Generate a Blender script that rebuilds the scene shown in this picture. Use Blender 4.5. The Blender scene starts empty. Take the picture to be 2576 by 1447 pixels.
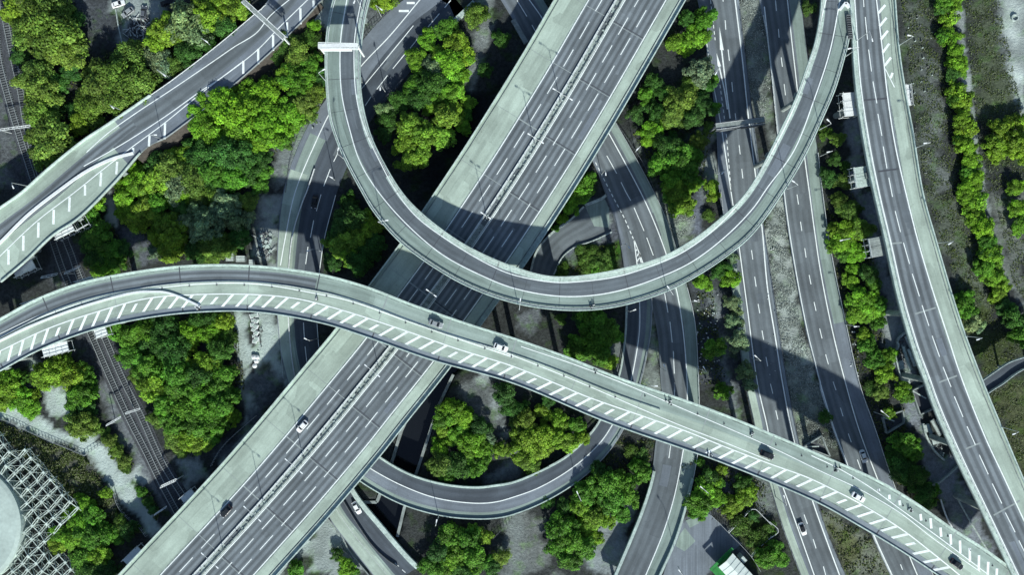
import bpy, math, random
import numpy as np
from math import radians as R, pi, sin, cos
random.seed(7)
RNG = np.random.default_rng(7)
sc = bpy.context.scene
COL = sc.collection

# ------------------------------------------------------------------ camera, sky, sun, exposure
H = 240.0                      # drone height above the ground, looking straight down
GW = 330.0                     # metres of ground across the frame
cam = bpy.data.cameras.new('camera')
cam_o = bpy.data.objects.new('camera', cam)
COL.objects.link(cam_o)
cam.sensor_width = 36.0
cam.lens = 36.0 * H / GW
cam.clip_end = 12000
cam.clip_start = 1
cam_o.location = (0, 0, H)
sc.camera = cam_o

SUN_EL = R(30)
SH = (-0.215, 0.976)           # direction in which shadows fall
w = bpy.data.worlds.new('World'); sc.world = w; w.use_nodes = True
nt = w.node_tree
sky = nt.nodes.new('ShaderNodeTexSky'); sky.sky_type = 'NISHITA'; sky.sun_disc = False
sky.sun_elevation = SUN_EL
az = math.atan2(-SH[0], -SH[1])            # compass bearing of the sun, clockwise from +Y
sky.sun_rotation = az
sky.air_density = .75; sky.dust_density = .6
bg = nt.nodes['Background']; bg.inputs[1].default_value = 0.11
nt.links.new(sky.outputs[0], bg.inputs[0])
sl = bpy.data.lights.new('sun', 'SUN'); sl.energy = 5.0; sl.angle = R(1.2); sl.color = (1.0, 0.985, 0.95)
so = bpy.data.objects.new('sun', sl); COL.objects.link(so)
so.rotation_euler = (R(90) - SUN_EL, 0, math.atan2(SH[1], SH[0]) - pi/2)
sc.view_settings.view_transform = 'Standard'; sc.view_settings.look = 'None'
sc.view_settings.exposure = 0.38
sc.cycles.max_bounces = 4; sc.cycles.diffuse_bounces = 2; sc.cycles.transparent_max_bounces = 4

# ------------------------------------------------------------------ coordinates
OX = (0.0, 645.3, 1290.6, 1930.7); OY = (0.0, 484.0, 962.8); TS = 0.33452
def T(cr, s):
    """points read in one of the survey tiles -> survey pixels"""
    ox, oy = OX[int(cr[0])], OY[int(cr[1])]
    if isinstance(s, str):
        s = [tuple(float(v) for v in p.split(',')) for p in s.split()]
    return [(ox + x * TS, oy + y * TS) for x, y in s]
def T1(cr, x, y): return T(cr, [(x, y)])[0]
M = GW / 2576.0
def W(p, z=0.0):
    """the place at height z that the drone sees along survey direction p"""
    f = (H - z) / H
    return ((p[0] - 1288) * M * f, -(p[1] - 723.5) * M * f)
def W3(p, z=0.0):
    x, y = W(p, z); return (x, y, z)

# ------------------------------------------------------------------ materials
def mat(name, col=(.5, .5, .5), rough=.85, metal=0.0):
    m = bpy.data.materials.new(name); m.use_nodes = True
    b = m.node_tree.nodes['Principled BSDF']
    b.inputs['Base Color'].default_value = (*col, 1); b.inputs['Roughness'].default_value = rough
    b.inputs['Metallic'].default_value = metal
    b.inputs['Specular IOR Level'].default_value = .25
    return m
def N(m, t, **kw):
    n = m.node_tree.nodes.new(t)
    for k, v in kw.items(): setattr(n, k, v)
    return n
def L(m, a, b): m.node_tree.links.new(a, b)
def ramp(m, pts):
    r = N(m, 'ShaderNodeValToRGB'); e = r.color_ramp.elements
    while len(e) < len(pts): e.new(.5)
    for i, (p, c) in enumerate(pts):
        e[i].position = p; e[i].color = (c, c, c, 1) if isinstance(c, (int, float)) else (*c, 1)
    return r
def mul(m, a, b, mode='MULTIPLY', f=1.0):
    x = N(m, 'ShaderNodeMix', data_type='RGBA', blend_type=mode); x.inputs[0].default_value = f
    L(m, a, x.inputs[6]); L(m, b, x.inputs[7]); return x.outputs[2]
def noise(m, vec, scale, detail=4, rough=.6):
    n = N(m, 'ShaderNodeTexNoise'); n.inputs['Scale'].default_value = scale
    n.inputs['Detail'].default_value = detail; n.inputs['Roughness'].default_value = rough
    if vec is not None: L(m, vec, n.inputs['Vector'])
    return n.outputs['Fac']
def mapping(m, src, scale):
    mp = N(m, 'ShaderNodeMapping'); mp.inputs['Scale'].default_value = scale; L(m, src, mp.inputs['Vector']); return mp.outputs[0]
def noisy(name, col, scale=.25, lo=.75, hi=1.2, fine=2.5, flo=.85, fhi=1.12, rough=.85, bump=0):
    m = mat(name, col, rough); b = m.node_tree.nodes['Principled BSDF']
    tc = N(m, 'ShaderNodeTexCoord').outputs['Object']
    base = N(m, 'ShaderNodeRGB'); base.outputs[0].default_value = (*col, 1)
    c = mul(m, base.outputs[0], ramp_of(m, noise(m, tc, scale), .3, .7, lo, hi))
    c = mul(m, c, ramp_of(m, noise(m, tc, fine, 3), .3, .7, flo, fhi))
    L(m, c, b.inputs['Base Color'])
    if bump:
        bp = N(m, 'ShaderNodeBump'); bp.inputs['Strength'].default_value = bump
        L(m, noise(m, tc, fine), bp.inputs['Height']); L(m, bp.outputs[0], b.inputs['Normal'])
    return m
def ramp_of(m, fac, p0, p1, a, b):
    r = ramp(m, [(p0, (a, a, a)), (p1, (b, b, b))])
    L(m, fac, r.inputs[0]); return r.outputs[0]
def paved(name, col, track=0.0, streak=(.80, 1.15), blotch=(.80, 1.14), grime=.22):
    """road surface: uv.x runs in lane widths, uv.y in metres along the road"""
    m = mat(name, col, .9); b = m.node_tree.nodes['Principled BSDF']
    uv = N(m, 'ShaderNodeUVMap').outputs[0]
    tc = N(m, 'ShaderNodeTexCoord').outputs['Object']
    base = N(m, 'ShaderNodeRGB'); base.outputs[0].default_value = (*col, 1)
    c = base.outputs[0]
    # long streaks rubbed along the direction of travel
    c = mul(m, c, ramp_of(m, noise(m, mapping(m, uv, (2.6, .035, 1)), 1.0, 5, .65), .3, .7, *streak))
    c = mul(m, c, ramp_of(m, noise(m, tc, .11, 5, .6), .3, .7, *blotch))
    c = mul(m, c, ramp_of(m, noise(m, tc, 2.2, 2, .6), .3, .7, .93, 1.06))
    # spills and patched spots with a shape of their own, and faint slab-to-slab changes every few metres
    c = mul(m, c, ramp_of(m, noise(m, mapping(m, tc, (1.0, 1.0, 1.0)), .55, 6, .75), .60, .72, 1.0, 1 - grime * 1.3))
    vo = N(m, 'ShaderNodeTexVoronoi'); vo.feature = 'F1'; vo.distance = 'CHEBYCHEV'; vo.inputs['Scale'].default_value = 1.0; vo.inputs['Randomness'].default_value = .55
    L(m, mapping(m, uv, (.9, .085, 1)), vo.inputs['Vector'])
    sp = N(m, 'ShaderNodeSeparateColor'); L(m, vo.outputs['Color'], sp.inputs[0])
    c = mul(m, c, ramp_of(m, sp.outputs[0], .0, 1.0, 1 - grime * .55, 1 + grime * .35))
    if track:
        sx = N(m, 'ShaderNodeSeparateXYZ'); L(m, uv, sx.inputs[0])
        k = N(m, 'ShaderNodeMath', operation='MULTIPLY'); L(m, sx.outputs[0], k.inputs[0]); k.inputs[1].default_value = 4 * pi
        cs = N(m, 'ShaderNodeMath', operation='COSINE'); L(m, k.outputs[0], cs.inputs[0])
        mr = N(m, 'ShaderNodeMapRange'); L(m, cs.outputs[0], mr.inputs[0])
        mr.inputs[1].default_value = -.9; mr.inputs[2].default_value = .9
        mr.inputs[3].default_value = 1 - track; mr.inputs[4].default_value = 1 + track * .35
        mr.interpolation_type = 'SMOOTHSTEP'
        cc = N(m, 'ShaderNodeCombineColor')
        for i in range(3): L(m, mr.outputs[0], cc.inputs[i])
        c = mul(m, c, cc.outputs[0])
    L(m, c, b.inputs['Base Color'])
    return m

CONC = (.375, .475, .395)
MT = {
 'asphalt_deck': paved('asphalt_deck', (.164, .198, .210), track=.34),
 'asphalt_ramp': paved('asphalt_ramp', (.130, .159, .172), track=.10),
 'asphalt_road': paved('asphalt_road', (.137, .166, .175), track=.16),
 'asphalt_dark': paved('asphalt_dark', (.076, .096, .112), track=.08),
 'concrete_shoulder': paved('concrete_shoulder', CONC, streak=(.80, 1.12), blotch=(.78, 1.10), grime=.30),
 'concrete_lane': paved('concrete_lane', (.29, .38, .335), track=.10, streak=(.9, 1.08), blotch=(.80, 1.10), grime=.2),
 'concrete_grey': paved('concrete_grey', (.245, .325, .285), streak=(.72, 1.2), blotch=(.8, 1.1)),
 'shoulder_grey': paved('shoulder_grey', (.165, .20, .225), streak=(.8, 1.2), blotch=(.8, 1.15)),
 'gutter_and_shade': paved('gutter_and_shade', (.20, .245, .265), streak=(.8, 1.2)),
 'median': noisy('median_concrete', (.27, .33, .30), .8, .55, 1.35, 3.0, .6, 1.4),
 'parapet': noisy('parapet_concrete', (.45, .57, .51), .3, .78, 1.12, 1.5, .72, 1.15),
 'fascia': noisy('weathered_concrete', (.26, .31, .29), .3, .6, 1.2, 1.5, .8, 1.15),
 'paint': noisy('white_road_paint', (.84, .93, .89), .6, .85, 1.05, 2.0, .88, 1.05),
 'worn_paint': noisy('worn_road_paint', (.55, .63, .60), .6, .7, 1.1, 2.0, .7, 1.1),
 'grime': noisy('grime_line', (.17, .22, .20), .35, .6, 1.7, 2., .7, 1.4),
 'joint': mat('joint_seal', (.07, .08, .09), .9),
 'joint_light': mat('joint_strip', (.27, .32, .31), .9),
 'steel': mat('galvanised_steel', (.42, .47, .46), .5, .3),
 'white_steel': noisy('pale_painted_steel', (.72, .79, .76), .5, .8, 1.05, 2., .8, 1.05, .5),
 'dark_steel': noisy('dull_grey_steel', (.10, .115, .12), .5, .7, 1.3, 3., .7, 1.3, .6),
 'lamp_head': mat('lamp_head', (.8, .86, .84), .4),
 'white_boards': noisy('white_boards', (.74, .8, .78), .4, .85, 1.05, 3, .85, 1.05),
 'ballast': noisy('track_ballast', (.058, .066, .072), .2, .7, 1.3, 3.0, .55, 1.5),
 'sleeper': noisy('concrete_sleeper', (.13, .15, .15), .6, .6, 1.2, 3.0, .7, 1.2),
 'rail': mat('rail_steel', (.36, .41, .40), .5, .2),
 'water': mat('water', (.008, .010, .012), .08),
 'bark': noisy('bark', (.06, .055, .045), 1.0, .7, 1.2),
 'stone': noisy('pale_stone', (.42, .51, .47), 1.0, .6, 1.25, 4.0, .7, 1.2),
 'rubber': mat('tyre_rubber', (.015, .015, .016), .8),
 'glass': mat('tinted_glass', (.012, .016, .02), .12),
 'car_white': mat('white_car_paint', (.75, .80, .78), .35),
 'car_silver': mat('silver_car_paint', (.34, .38, .38), .35, .3),
 'car_black': mat('black_car_paint', (.02, .024, .028), .3),
 'car_grey': mat('grey_car_paint', (.09, .105, .12), .35),
 'headlight': mat('clear_lamp_glass', (.7, .74, .74), .15),
 'taillight': mat('red_lamp_glass', (.12, .02, .02), .3),
 'roof_white': noisy('pale_roof_sheeting', (.62, .72, .66), .3, .88, 1.08, 3., .9, 1.08),
 'green_trim': noisy('green_paint', (.03, .22, .05), .5, .7, 1.2),
 'tank_lid': noisy('pale_tank_lid', (.39, .49, .44), .12, .85, 1.1, .9, .9, 1.08),
 'lattice': noisy('bare_concrete_frame', (.52, .63, .56), .5, .55, 1.25, 3., .6, 1.25),
 'rust': noisy('rubble', (.12, .13, .125), 1.2, .5, 1.5, 4., .6, 1.5),
}
MT['water'].node_tree.nodes['Principled BSDF'].inputs['Specular IOR Level'].default_value = .4

def leaf_mat():
    m = mat('foliage', (.1, .2, .03), .65); b = m.node_tree.nodes['Principled BSDF']
    oi = N(m, 'ShaderNodeObjectInfo')
    at = N(m, 'ShaderNodeAttribute'); at.attribute_name = 'tone'
    c = mul(m, oi.outputs['Color'], at.outputs['Color'])
    L(m, c, b.inputs['Base Color'])
    out = m.node_tree.nodes['Material Output']
    tr = N(m, 'ShaderNodeBsdfTranslucent'); L(m, c, tr.inputs['Color'])
    mx = N(m, 'ShaderNodeMixShader'); mx.inputs[0].default_value = .22
    L(m, b.outputs[0], mx.inputs[1]); L(m, tr.outputs[0], mx.inputs[2]); L(m, mx.outputs[0], out.inputs['Surface'])
    return m
MT['foliage'] = leaf_mat()

# ------------------------------------------------------------------ mesh builder
class MB:
    def __init__(s): s.v = []; s.f = []; s.m = []; s.uv = []; s.mats = []
    def mi(s, k):
        if k not in s.mats: s.mats.append(k)
        return s.mats.index(k)
    def face(s, pts, k, uv=None):
        b = len(s.v); s.v.extend(tuple(p) for p in pts); s.f.append(tuple(range(b, b + len(pts)))); s.m.append(s.mi(k))
        s.uv.append(uv or [(p[0], p[1]) for p in pts])
    def hexa(s, b4, t4, k, bottom=False):
        s.face(t4, k)
        for i in range(4):
            j = (i + 1) % 4; s.face([b4[i], b4[j], t4[j], t4[i]], k)
        if bottom: s.face(b4[::-1], k)
    def box(s, c, size, k, rz=0.0, bottom=True):
        hx, hy, hz = size[0] / 2, size[1] / 2, size[2] / 2; ca, sa = cos(rz), sin(rz)
        q = [(c[0] + x * ca - y * sa, c[1] + x * sa + y * ca) for x, y in ((-hx, -hy), (hx, -hy), (hx, hy), (-hx, hy))]
        s.hexa([(x, y, c[2] - hz) for x, y in q], [(x, y, c[2] + hz) for x, y in q], k, bottom)
    def beam(s, p0, p1, wd, k, hd=None):
        hd = hd or wd
        p0 = np.array(p0, float); p1 = np.array(p1, float); d = p1 - p0; n = np.linalg.norm(d)
        if n < 1e-6: return
        d /= n; up = np.array((0, 0, 1.)) if abs(d[2]) < .95 else np.array((1., 0, 0))
        a = np.cross(d, up); a /= np.linalg.norm(a); b = np.cross(a, d)
        a = a * wd / 2; b = b * hd / 2
        A = [p0 - a - b, p0 + a - b, p0 + a + b, p0 - a + b]; B = [p1 - a - b, p1 + a - b, p1 + a + b, p1 - a + b]
        for i in range(4):
            j = (i + 1) % 4; s.face([A[i], B[i], B[j], A[j]], k)
        s.face(A, k); s.face(B[::-1], k)
    def tube(s, p0, p1, r0, k, r1=None, n=8, cap=True):
        r1 = r0 if r1 is None else r1
        p0 = np.array(p0, float); p1 = np.array(p1, float); d = p1 - p0; d /= max(1e-9, np.linalg.norm(d))
        up = np.array((0, 0, 1.)) if abs(d[2]) < .9 else np.array((1., 0, 0))
        a = np.cross(d, up); a /= np.linalg.norm(a); b = np.cross(d, a)
        A = [p0 + (a * cos(t) + b * sin(t)) * r0 for t in np.linspace(0, 2 * pi, n, endpoint=False)]
        B = [p1 + (a * cos(t) + b * sin(t)) * r1 for t in np.linspace(0, 2 * pi, n, endpoint=False)]
        for i in range(n):
            j = (i + 1) % n; s.face([A[i], A[j], B[j], B[i]], k)
        if cap: s.face(B, k); s.face(A[::-1], k)
    def prism(s, poly, z0, z1, k, kt=None):
        n = len(poly)
        s.face([(x, y, z1) for x, y in poly], kt or k)
        for i in range(n):
            j = (i + 1) % n
            s.face([(*poly[i], z0), (*poly[j], z0), (*poly[j], z1), (*poly[i], z1)], k)
    def build(s, name, parent=None, loc=None, color=None):
        me = bpy.data.meshes.new(name)
        me.from_pydata(s.v, [], s.f)
        for k in s.mats: me.materials.append(MT[k] if isinstance(k, str) else k)
        me.polygons.foreach_set('material_index', s.m)
        ul = me.uv_layers.new(name='UVMap')
        flat = np.array([c for f in s.uv for p in f for c in p], dtype=np.float32)
        ul.data.foreach_set('uv', flat); me.update()
        o = bpy.data.objects.new(name, me); COL.objects.link(o)
        if parent: o.parent = parent
        if loc: o.location = loc
        if color: o.color = (*color, 1)
        return o
def tag(o, label=None, cat=None, group=None, kind=None):
    if label: o['label'] = label
    if cat: o['category'] = cat
    if group: o['group'] = group
    if kind: o['kind'] = kind
    return o
def empty(name, loc=(0, 0, 0), rz=0.0):
    o = bpy.data.objects.new(name, None); COL.objects.link(o); o.location = loc; o.rotation_euler = (0, 0, rz)
    o.empty_display_size = .5; return o
def struct(o): o['kind'] = 'structure'; return o
def copy_tree(o, parent=None):
    c = o.copy(); COL.objects.link(c); c.parent = parent
    for ch in o.children: copy_tree(ch, c)
    return c
ORD = ('', 'second', 'third', 'fourth', 'fifth', 'sixth', 'seventh', 'eighth', 'ninth', 'tenth', 'eleventh', 'twelfth', 'thirteenth',
       'fourteenth', 'fifteenth', 'sixteenth', 'seventeenth', 'eighteenth', 'nineteenth', 'twentieth', 'twenty-first', 'twenty-second',
       'twenty-third', 'twenty-fourth', 'twenty-fifth', 'twenty-sixth', 'twenty-seventh', 'twenty-eighth', 'twenty-ninth', 'thirtieth')

# ------------------------------------------------------------------ curves
def spline(P, step=10.0):
    """Catmull-Rom through P, resampled evenly"""
    P = np.array(P, float); n = len(P)
    if n == 2: Q = P
    else:
        E = np.vstack([2 * P[0] - P[1], P, 2 * P[-1] - P[-2]]); out = []
        for i in range(1, n):
            p0, p1, p2, p3 = E[i - 1], E[i], E[i + 1], E[i + 2]
            # centripetal parameters keep the long and short spans from overshooting
            t0 = 0; t1 = t0 + max(1e-6, np.linalg.norm(p1 - p0)) ** .5; t2 = t1 + max(1e-6, np.linalg.norm(p2 - p1)) ** .5
            t3 = t2 + max(1e-6, np.linalg.norm(p3 - p2)) ** .5
            for t in np.linspace(t1, t2, 16, endpoint=False):
                A1 = (t1 - t) / (t1 - t0) * p0 + (t - t0) / (t1 - t0) * p1
                A2 = (t2 - t) / (t2 - t1) * p1 + (t - t1) / (t2 - t1) * p2
                A3 = (t3 - t) / (t3 - t2) * p2 + (t - t2) / (t3 - t2) * p3
                B1 = (t2 - t) / (t2 - t0) * A1 + (t - t0) / (t2 - t0) * A2
                B2 = (t3 - t) / (t3 - t1) * A2 + (t - t1) / (t3 - t1) * A3
                out.append((t2 - t) / (t2 - t1) * B1 + (t - t1) / (t2 - t1) * B2)
        out.append(P[-1]); Q = np.array(out)
    return resample(Q, step)
def resample(Q, step):
    d = np.r_[0, np.cumsum(np.linalg.norm(np.diff(Q, axis=0), axis=1))]
    m = max(2, int(round(d[-1] / step)) + 1) if step > 0 else int(-step)
    s = np.linspace(0, d[-1], m)
    return np.stack([np.interp(s, d, Q[:, 0]), np.interp(s, d, Q[:, 1])], 1)
def hit(p, nrm, Q):
    """signed distances along nrm from p to polyline Q; the one nearest p"""
    A = Q[:-1]; B = Q[1:]; d = B - A
    den = nrm[0] * d[:, 1] - nrm[1] * d[:, 0]
    den = np.where(abs(den) < 1e-9, 1e-9, den)
    ap = A - p
    t = (ap[:, 0] * d[:, 1] - ap[:, 1] * d[:, 0]) / den
    u = (ap[:, 0] * nrm[1] - ap[:, 1] * nrm[0]) / den
    ok = (u >= -.001) & (u <= 1.001)
    if not ok.any(): return None
    t = t[ok]; return t[np.argmin(abs(t))]

class Road:
    """a carriageway between two survey edges, with a height profile along it"""
    def __init__(s, Lp, Rp, zp, step=7.0):
        Lq = spline(Lp, 3.0); Rq = spline(Rp, 3.0)
        n = int(max(len(Lq), len(Rq)) * 3 / step) + 2
        a = resample(Lq, -n); b = resample(Rq, -n)
        c = (a + b) / 2
        ok = np.ones(n, bool)
        for it in range(2):
            t = np.gradient(c, axis=0); t /= np.linalg.norm(t, axis=1)[:, None]
            a2 = []; b2 = []; ok = np.ones(n, bool)
            for i in range(n):
                nr = np.array((t[i][1], -t[i][0]))
                ha = hit(c[i], nr, Lq); hb = hit(c[i], nr, Rq)
                if ha is None or hb is None: ok[i] = False
                wmax = np.linalg.norm(a[i] - b[i]) * .8 + 4
                a2.append(c[i] + nr * ha if ha is not None and abs(ha) < wmax else a[i])
                b2.append(c[i] + nr * hb if hb is not None and abs(hb) < wmax else b[i])
            a2 = np.array(a2); b2 = np.array(b2)
            c = (a2 + b2) / 2
        k0 = int(np.argmax(ok)); k1 = n - int(np.argmax(ok[::-1])); k0 += 3 * (k0 > 0); k1 -= 3 * (k1 < n); s.pl, s.pr = a2[k0:k1], b2[k0:k1]; s.pc = (s.pl + s.pr) / 2
        s.t = np.linspace(0, 1, n)[k0:k1]; n = k1 - k0; s.z = np.interp(s.t, [q[0] for q in zp], [q[1] for q in zp])
        if n > 8:
            k = np.ones(5) / 5; zz = np.r_[[s.z[0]] * 2, s.z, [s.z[-1]] * 2]; s.z = np.convolve(zz, k, 'valid')
        s.l = np.array([W(p, z) for p, z in zip(s.pl, s.z)]); s.r = np.array([W(p, z) for p, z in zip(s.pr, s.z)])
        s.c = (s.l + s.r) / 2
        s.s = np.r_[0, np.cumsum(np.linalg.norm(np.diff(s.c, axis=0), axis=1))]; s.len = s.s[-1]
        s.n = n
    def zat(s, p):
        p = np.array(p); A = s.pc[:-1]; D = s.pc[1:] - A
        t = np.clip(((p - A) * D).sum(1) / np.maximum(1e-9, (D * D).sum(1)), 0, 1); i = int(np.argmin(((A + D * t[:, None] - p) ** 2).sum(1)))
        return float(s.z[i] * (1 - t[i]) + s.z[i + 1] * t[i])
    def P(s, i, u, dz=0.0, off=0.0):
        a = s.l[i] * (1 - u) + s.r[i] * u
        if off:
            d = s.r[i] - s.l[i]; d = d / np.linalg.norm(d); a = a + d * off
        return (a[0], a[1], s.z[i] + dz)
    def at(s, dist, u, dz=0.0):
        x = np.interp(dist, s.s, s.l[:, 0]) * (1 - u) + np.interp(dist, s.s, s.r[:, 0]) * u
        y = np.interp(dist, s.s, s.l[:, 1]) * (1 - u) + np.interp(dist, s.s, s.r[:, 1]) * u
        return np.array((x, y, np.interp(dist, s.s, s.z) + dz))
    def surface(s, mb, strips, dz=0.0):
        for u0, u1, k, lanes in strips:
            for i in range(s.n - 1):
                mb.face([s.P(i, u0, dz), s.P(i + 1, u0, dz), s.P(i + 1, u1, dz), s.P(i, u1, dz)][::-1], k,
                        [(0, s.s[i]), (0, s.s[i + 1]), (lanes, s.s[i + 1]), (lanes, s.s[i])][::-1])
    def slab(s, mb, th, k='fascia', k2='fascia', inset=.06):
        for i in range(s.n - 1):
            for (u, sg) in ((0, 1), (1, -1)):
                a0, a1 = s.P(i, u), s.P(i + 1, u)
                b0, b1 = s.P(i, u, -th, inset * sg * 6), s.P(i + 1, u, -th, inset * sg * 6)
                q = [a0, a1, b1, b0]
                mb.face(q if u == 0 else q[::-1], k)
            mb.face([s.P(i, 0, -th, inset * 6), s.P(i + 1, 0, -th, inset * 6), s.P(i + 1, 1, -th, -inset * 6), s.P(i, 1, -th, -inset * 6)], k2)
    def skirt(s, mb, run, k, zb=-.3):
        for i in range(s.n - 1):
            for (u, sg) in ((0, -1), (1, 1)):
                a0, a1 = s.P(i, u), s.P(i + 1, u)
                b0 = s.P(i, u, 0, sg * run * max(.1, s.z[i])); b1 = s.P(i + 1, u, 0, sg * run * max(.1, s.z[i + 1]))
                b0 = (b0[0], b0[1], zb); b1 = (b1[0], b1[1], zb)
                q = [a0, b0, b1, a1]
                mb.face(q if u == 0 else q[::-1], k)
    def wall(s, mb, u, wd, ht, k, inward=True, t0=0.0, t1=1.0, dz=0.0, off=0.0):
        """parapet or kerb running along lateral position u"""
        sg = 1 if u < .5 else -1
        i0, i1 = int(t0 * (s.n - 1)), int(round(t1 * (s.n - 1)))
        for i in range(i0, i1):
            A = [s.P(i, u, dz, off), s.P(i, u, dz, off + sg * wd), s.P(i, u, dz + ht, off + sg * wd), s.P(i, u, dz + ht, off)]
            B = [s.P(i + 1, u, dz, off), s.P(i + 1, u, dz, off + sg * wd), s.P(i + 1, u, dz + ht, off + sg * wd), s.P(i + 1, u, dz + ht, off)]
            for a in (1, 2, 3):
                b = (a + 1) % 4
                q = [A[a], B[a], B[b], A[b]]; mb.face(q if sg > 0 else q[::-1], k)
            if i in (i0,): mb.face(A, k)
            if i == i1 - 1: mb.face(B[::-1], k)
    def uline(s, mb, u, wd, k='paint', t0=0.0, t1=1.0, dash=None, dz=.03):
        Ld = s.len
        segs = [(t0 * Ld, t1 * Ld)] if not dash else []
        if dash:
            on, per, ph = dash; x = t0 * Ld + ph
            while x < t1 * Ld: segs.append((x, min(x + on, t1 * Ld))); x += per
        for a, b in segs:
            n = max(1, int((b - a) / 1.5)); xs = np.linspace(a, b, n + 1)
            for i in range(n):
                p0, p1 = s.at(xs[i], u, dz), s.at(xs[i + 1], u, dz)
                strip(mb, [p0, p1], wd, k)
    def trace(s, mb, pts, wd, k='paint', dash=None, dz=.03, step=6.0):
        """a painted line whose course was surveyed by itself"""
        Q = spline(pts, step) if len(pts) > 2 else resample(np.array(pts, float), step)
        P3 = np.array([(*W(p, s.zat(p)), s.zat(p) + dz) for p in Q])
        if not dash: strip(mb, P3, wd, k); return
        d = np.r_[0, np.cumsum(np.linalg.norm(np.diff(P3, axis=0), axis=1))]
        on, per, ph = dash; x = ph
        f = lambda q: np.array([np.interp(q, d, P3[:, i]) for i in range(3)])
        while x < d[-1]:
            e = min(x + on, d[-1]); m = max(2, int((e - x) / 1.5) + 1)
            strip(mb, [f(q) for q in np.linspace(x, e, m)], wd, k); x += per
    def quad(s, mb, pts, k='paint', dz=.035):
        mb.face([(*W(p, s.zat(p)), s.zat(p) + dz) for p in pts], k)
    def cross(s, mb, dist, u0, u1, wd, k, dz=.022, skew=0.0):
        a, b = s.at(dist, u0, dz), s.at(dist + skew, u1, dz); strip(mb, [a, b], wd, k)
def strip(mb, P3, wd, k):
    if k == 'paint': wd *= 1.2
    P3 = [np.array(p, float) for p in P3]; n = len(P3); Ls = []; Rs = []
    for i in range(n):
        t = P3[min(n - 1, i + 1)] - P3[max(0, i - 1)]; t[2] = 0; t /= max(1e-9, np.linalg.norm(t))
        nr = np.array((-t[1], t[0], 0)) * wd / 2; Ls.append(P3[i] + nr); Rs.append(P3[i] - nr)
    for i in range(n - 1): mb.face([Rs[i], Rs[i + 1], Ls[i + 1], Ls[i]], k)
def dashes(rd, mb, cr, segs, wd=.16, k='paint'):
    for sg in segs.split(';'):
        rd.trace(mb, T(cr, sg.strip()), wd, k)
def ext(P, d0=0, d1=0):
    P = [np.array(p, float) for p in P]
    if d0:
        v = P[0] - P[1]; P = [P[0] + v / np.linalg.norm(v) * d0] + P
    if d1:
        v = P[-1] - P[-2]; P = P + [P[-1] + v / np.linalg.norm(v) * d1]
    return [tuple(p) for p in P]
def pier(mb, x, y, z0, z1, r=.9, n=14, k='fascia'):
    mb.tube((x, y, z0), (x, y, z1), r, k, n=n)
def build_piers(parent, rd, dists, th, us=(.25, .75), cap=True, r=.8, skip=()):
    """cross-head beam on round columns at the given distances along the deck"""
    for d in dists:
        z = np.interp(d, rd.s, rd.z) - th
        if z < 2.2: continue
        a = rd.at(d, us[0]); b = rd.at(d, us[1])
        mb = MB()
        e0 = rd.at(d, max(0.0, us[0] - .22)); e1 = rd.at(d, min(1.0, us[1] + .22))
        mb.beam((e0[0], e0[1], z - .62), (e1[0], e1[1], z - .62), 1.5, 'fascia', 1.2)
        for q in np.linspace(0, 1, 3 if (us[1] - us[0]) * np.linalg.norm(rd.at(d, 1) - rd.at(d, 0)) > 12 else 2):
            p = a * (1 - q) + b * q
            mb.tube((p[0], p[1], -.4), (p[0], p[1], z - 1.1), r, 'fascia', n=12)
        mb.build('pier', parent)

# ------------------------------------------------------------------ survey of the carriageways
E = 110
m6L = T('20', '300,0') + [(1310, 143), (1185, 345), (1093.6, 484), (1060, 534), (1005, 614.5), (926.3, 719.8), (846, 825.2), (727.3, 968), (645.3, 1066.5), (541.9, 1185.3), (297.7, 1446.9)]
m6L[0] = (1393, 0)
m6R = [(1725.5, 0), (1548.2, 307.8), (1441, 484), (1314, 678), (1257.5, 755), (1193.9, 818.5), (1133.7, 925.6), (1016.6, 1073.2), (956.4, 1150), (827.6, 1302.3), (698.8, 1446.9)]
m6R[5] = (1205, 828)
m6 = Road(ext(m6L, 380, 380), ext(m6R, 380, 380), [(0, 9), (1, 9)])

rvL = T('30', '612,-0 628,250 655,640 722,1100 793,1447') + T('31', '874,350 968,780 1090,1200 1165,1400') + T('32', '1240,180 1410,570 1595,950 1835,1447')
rvR = T('30', '958,0 985,350 1028,650 1092,1000 1165,1447') + T('31', '1270,380 1400,820 1490,1090 1610,1410') + T('32', '1750,320 1929,745 2240,1447')
rv = Road(ext(rvL, E, E), ext(rvR, E, E), [(0, 17), (1, 17)])

uO = T('10', '590,-60 540,150 515,400 522,650 550,900 600,1060 660,1200 790,1447') + T('11', '880,150 1080,380 1400,610 1650,740 1929,835') + \
     T('21', '250,880 500,893 750,870 1050,790 1300,680 1600,490 1800,320') + T('30', '120,1447 280,1180 430,860 510,670 570,470 612,300 628,100 640,-60')
uI = T('10', '870,-60 815,180 785,500 800,750 860,1000 950,1200 1100,1447') + T('11', '1240,150 1500,350 1700,460 1929,555') + \
     T('21', '250,625 450,630 800,575 1100,490 1300,385 1500,240 1750,0') + T('30', '100,960 200,750 290,500 350,320 390,100 402,-60')
ur = Road(ext(uO, 60, 60), ext(uI, 60, 60), [(0, 7), (.08, 8), (.3, 14), (.45, 17.5), (.62, 18), (.85, 17.4), (.93, 17.05), (1, 17.05)])

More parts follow.
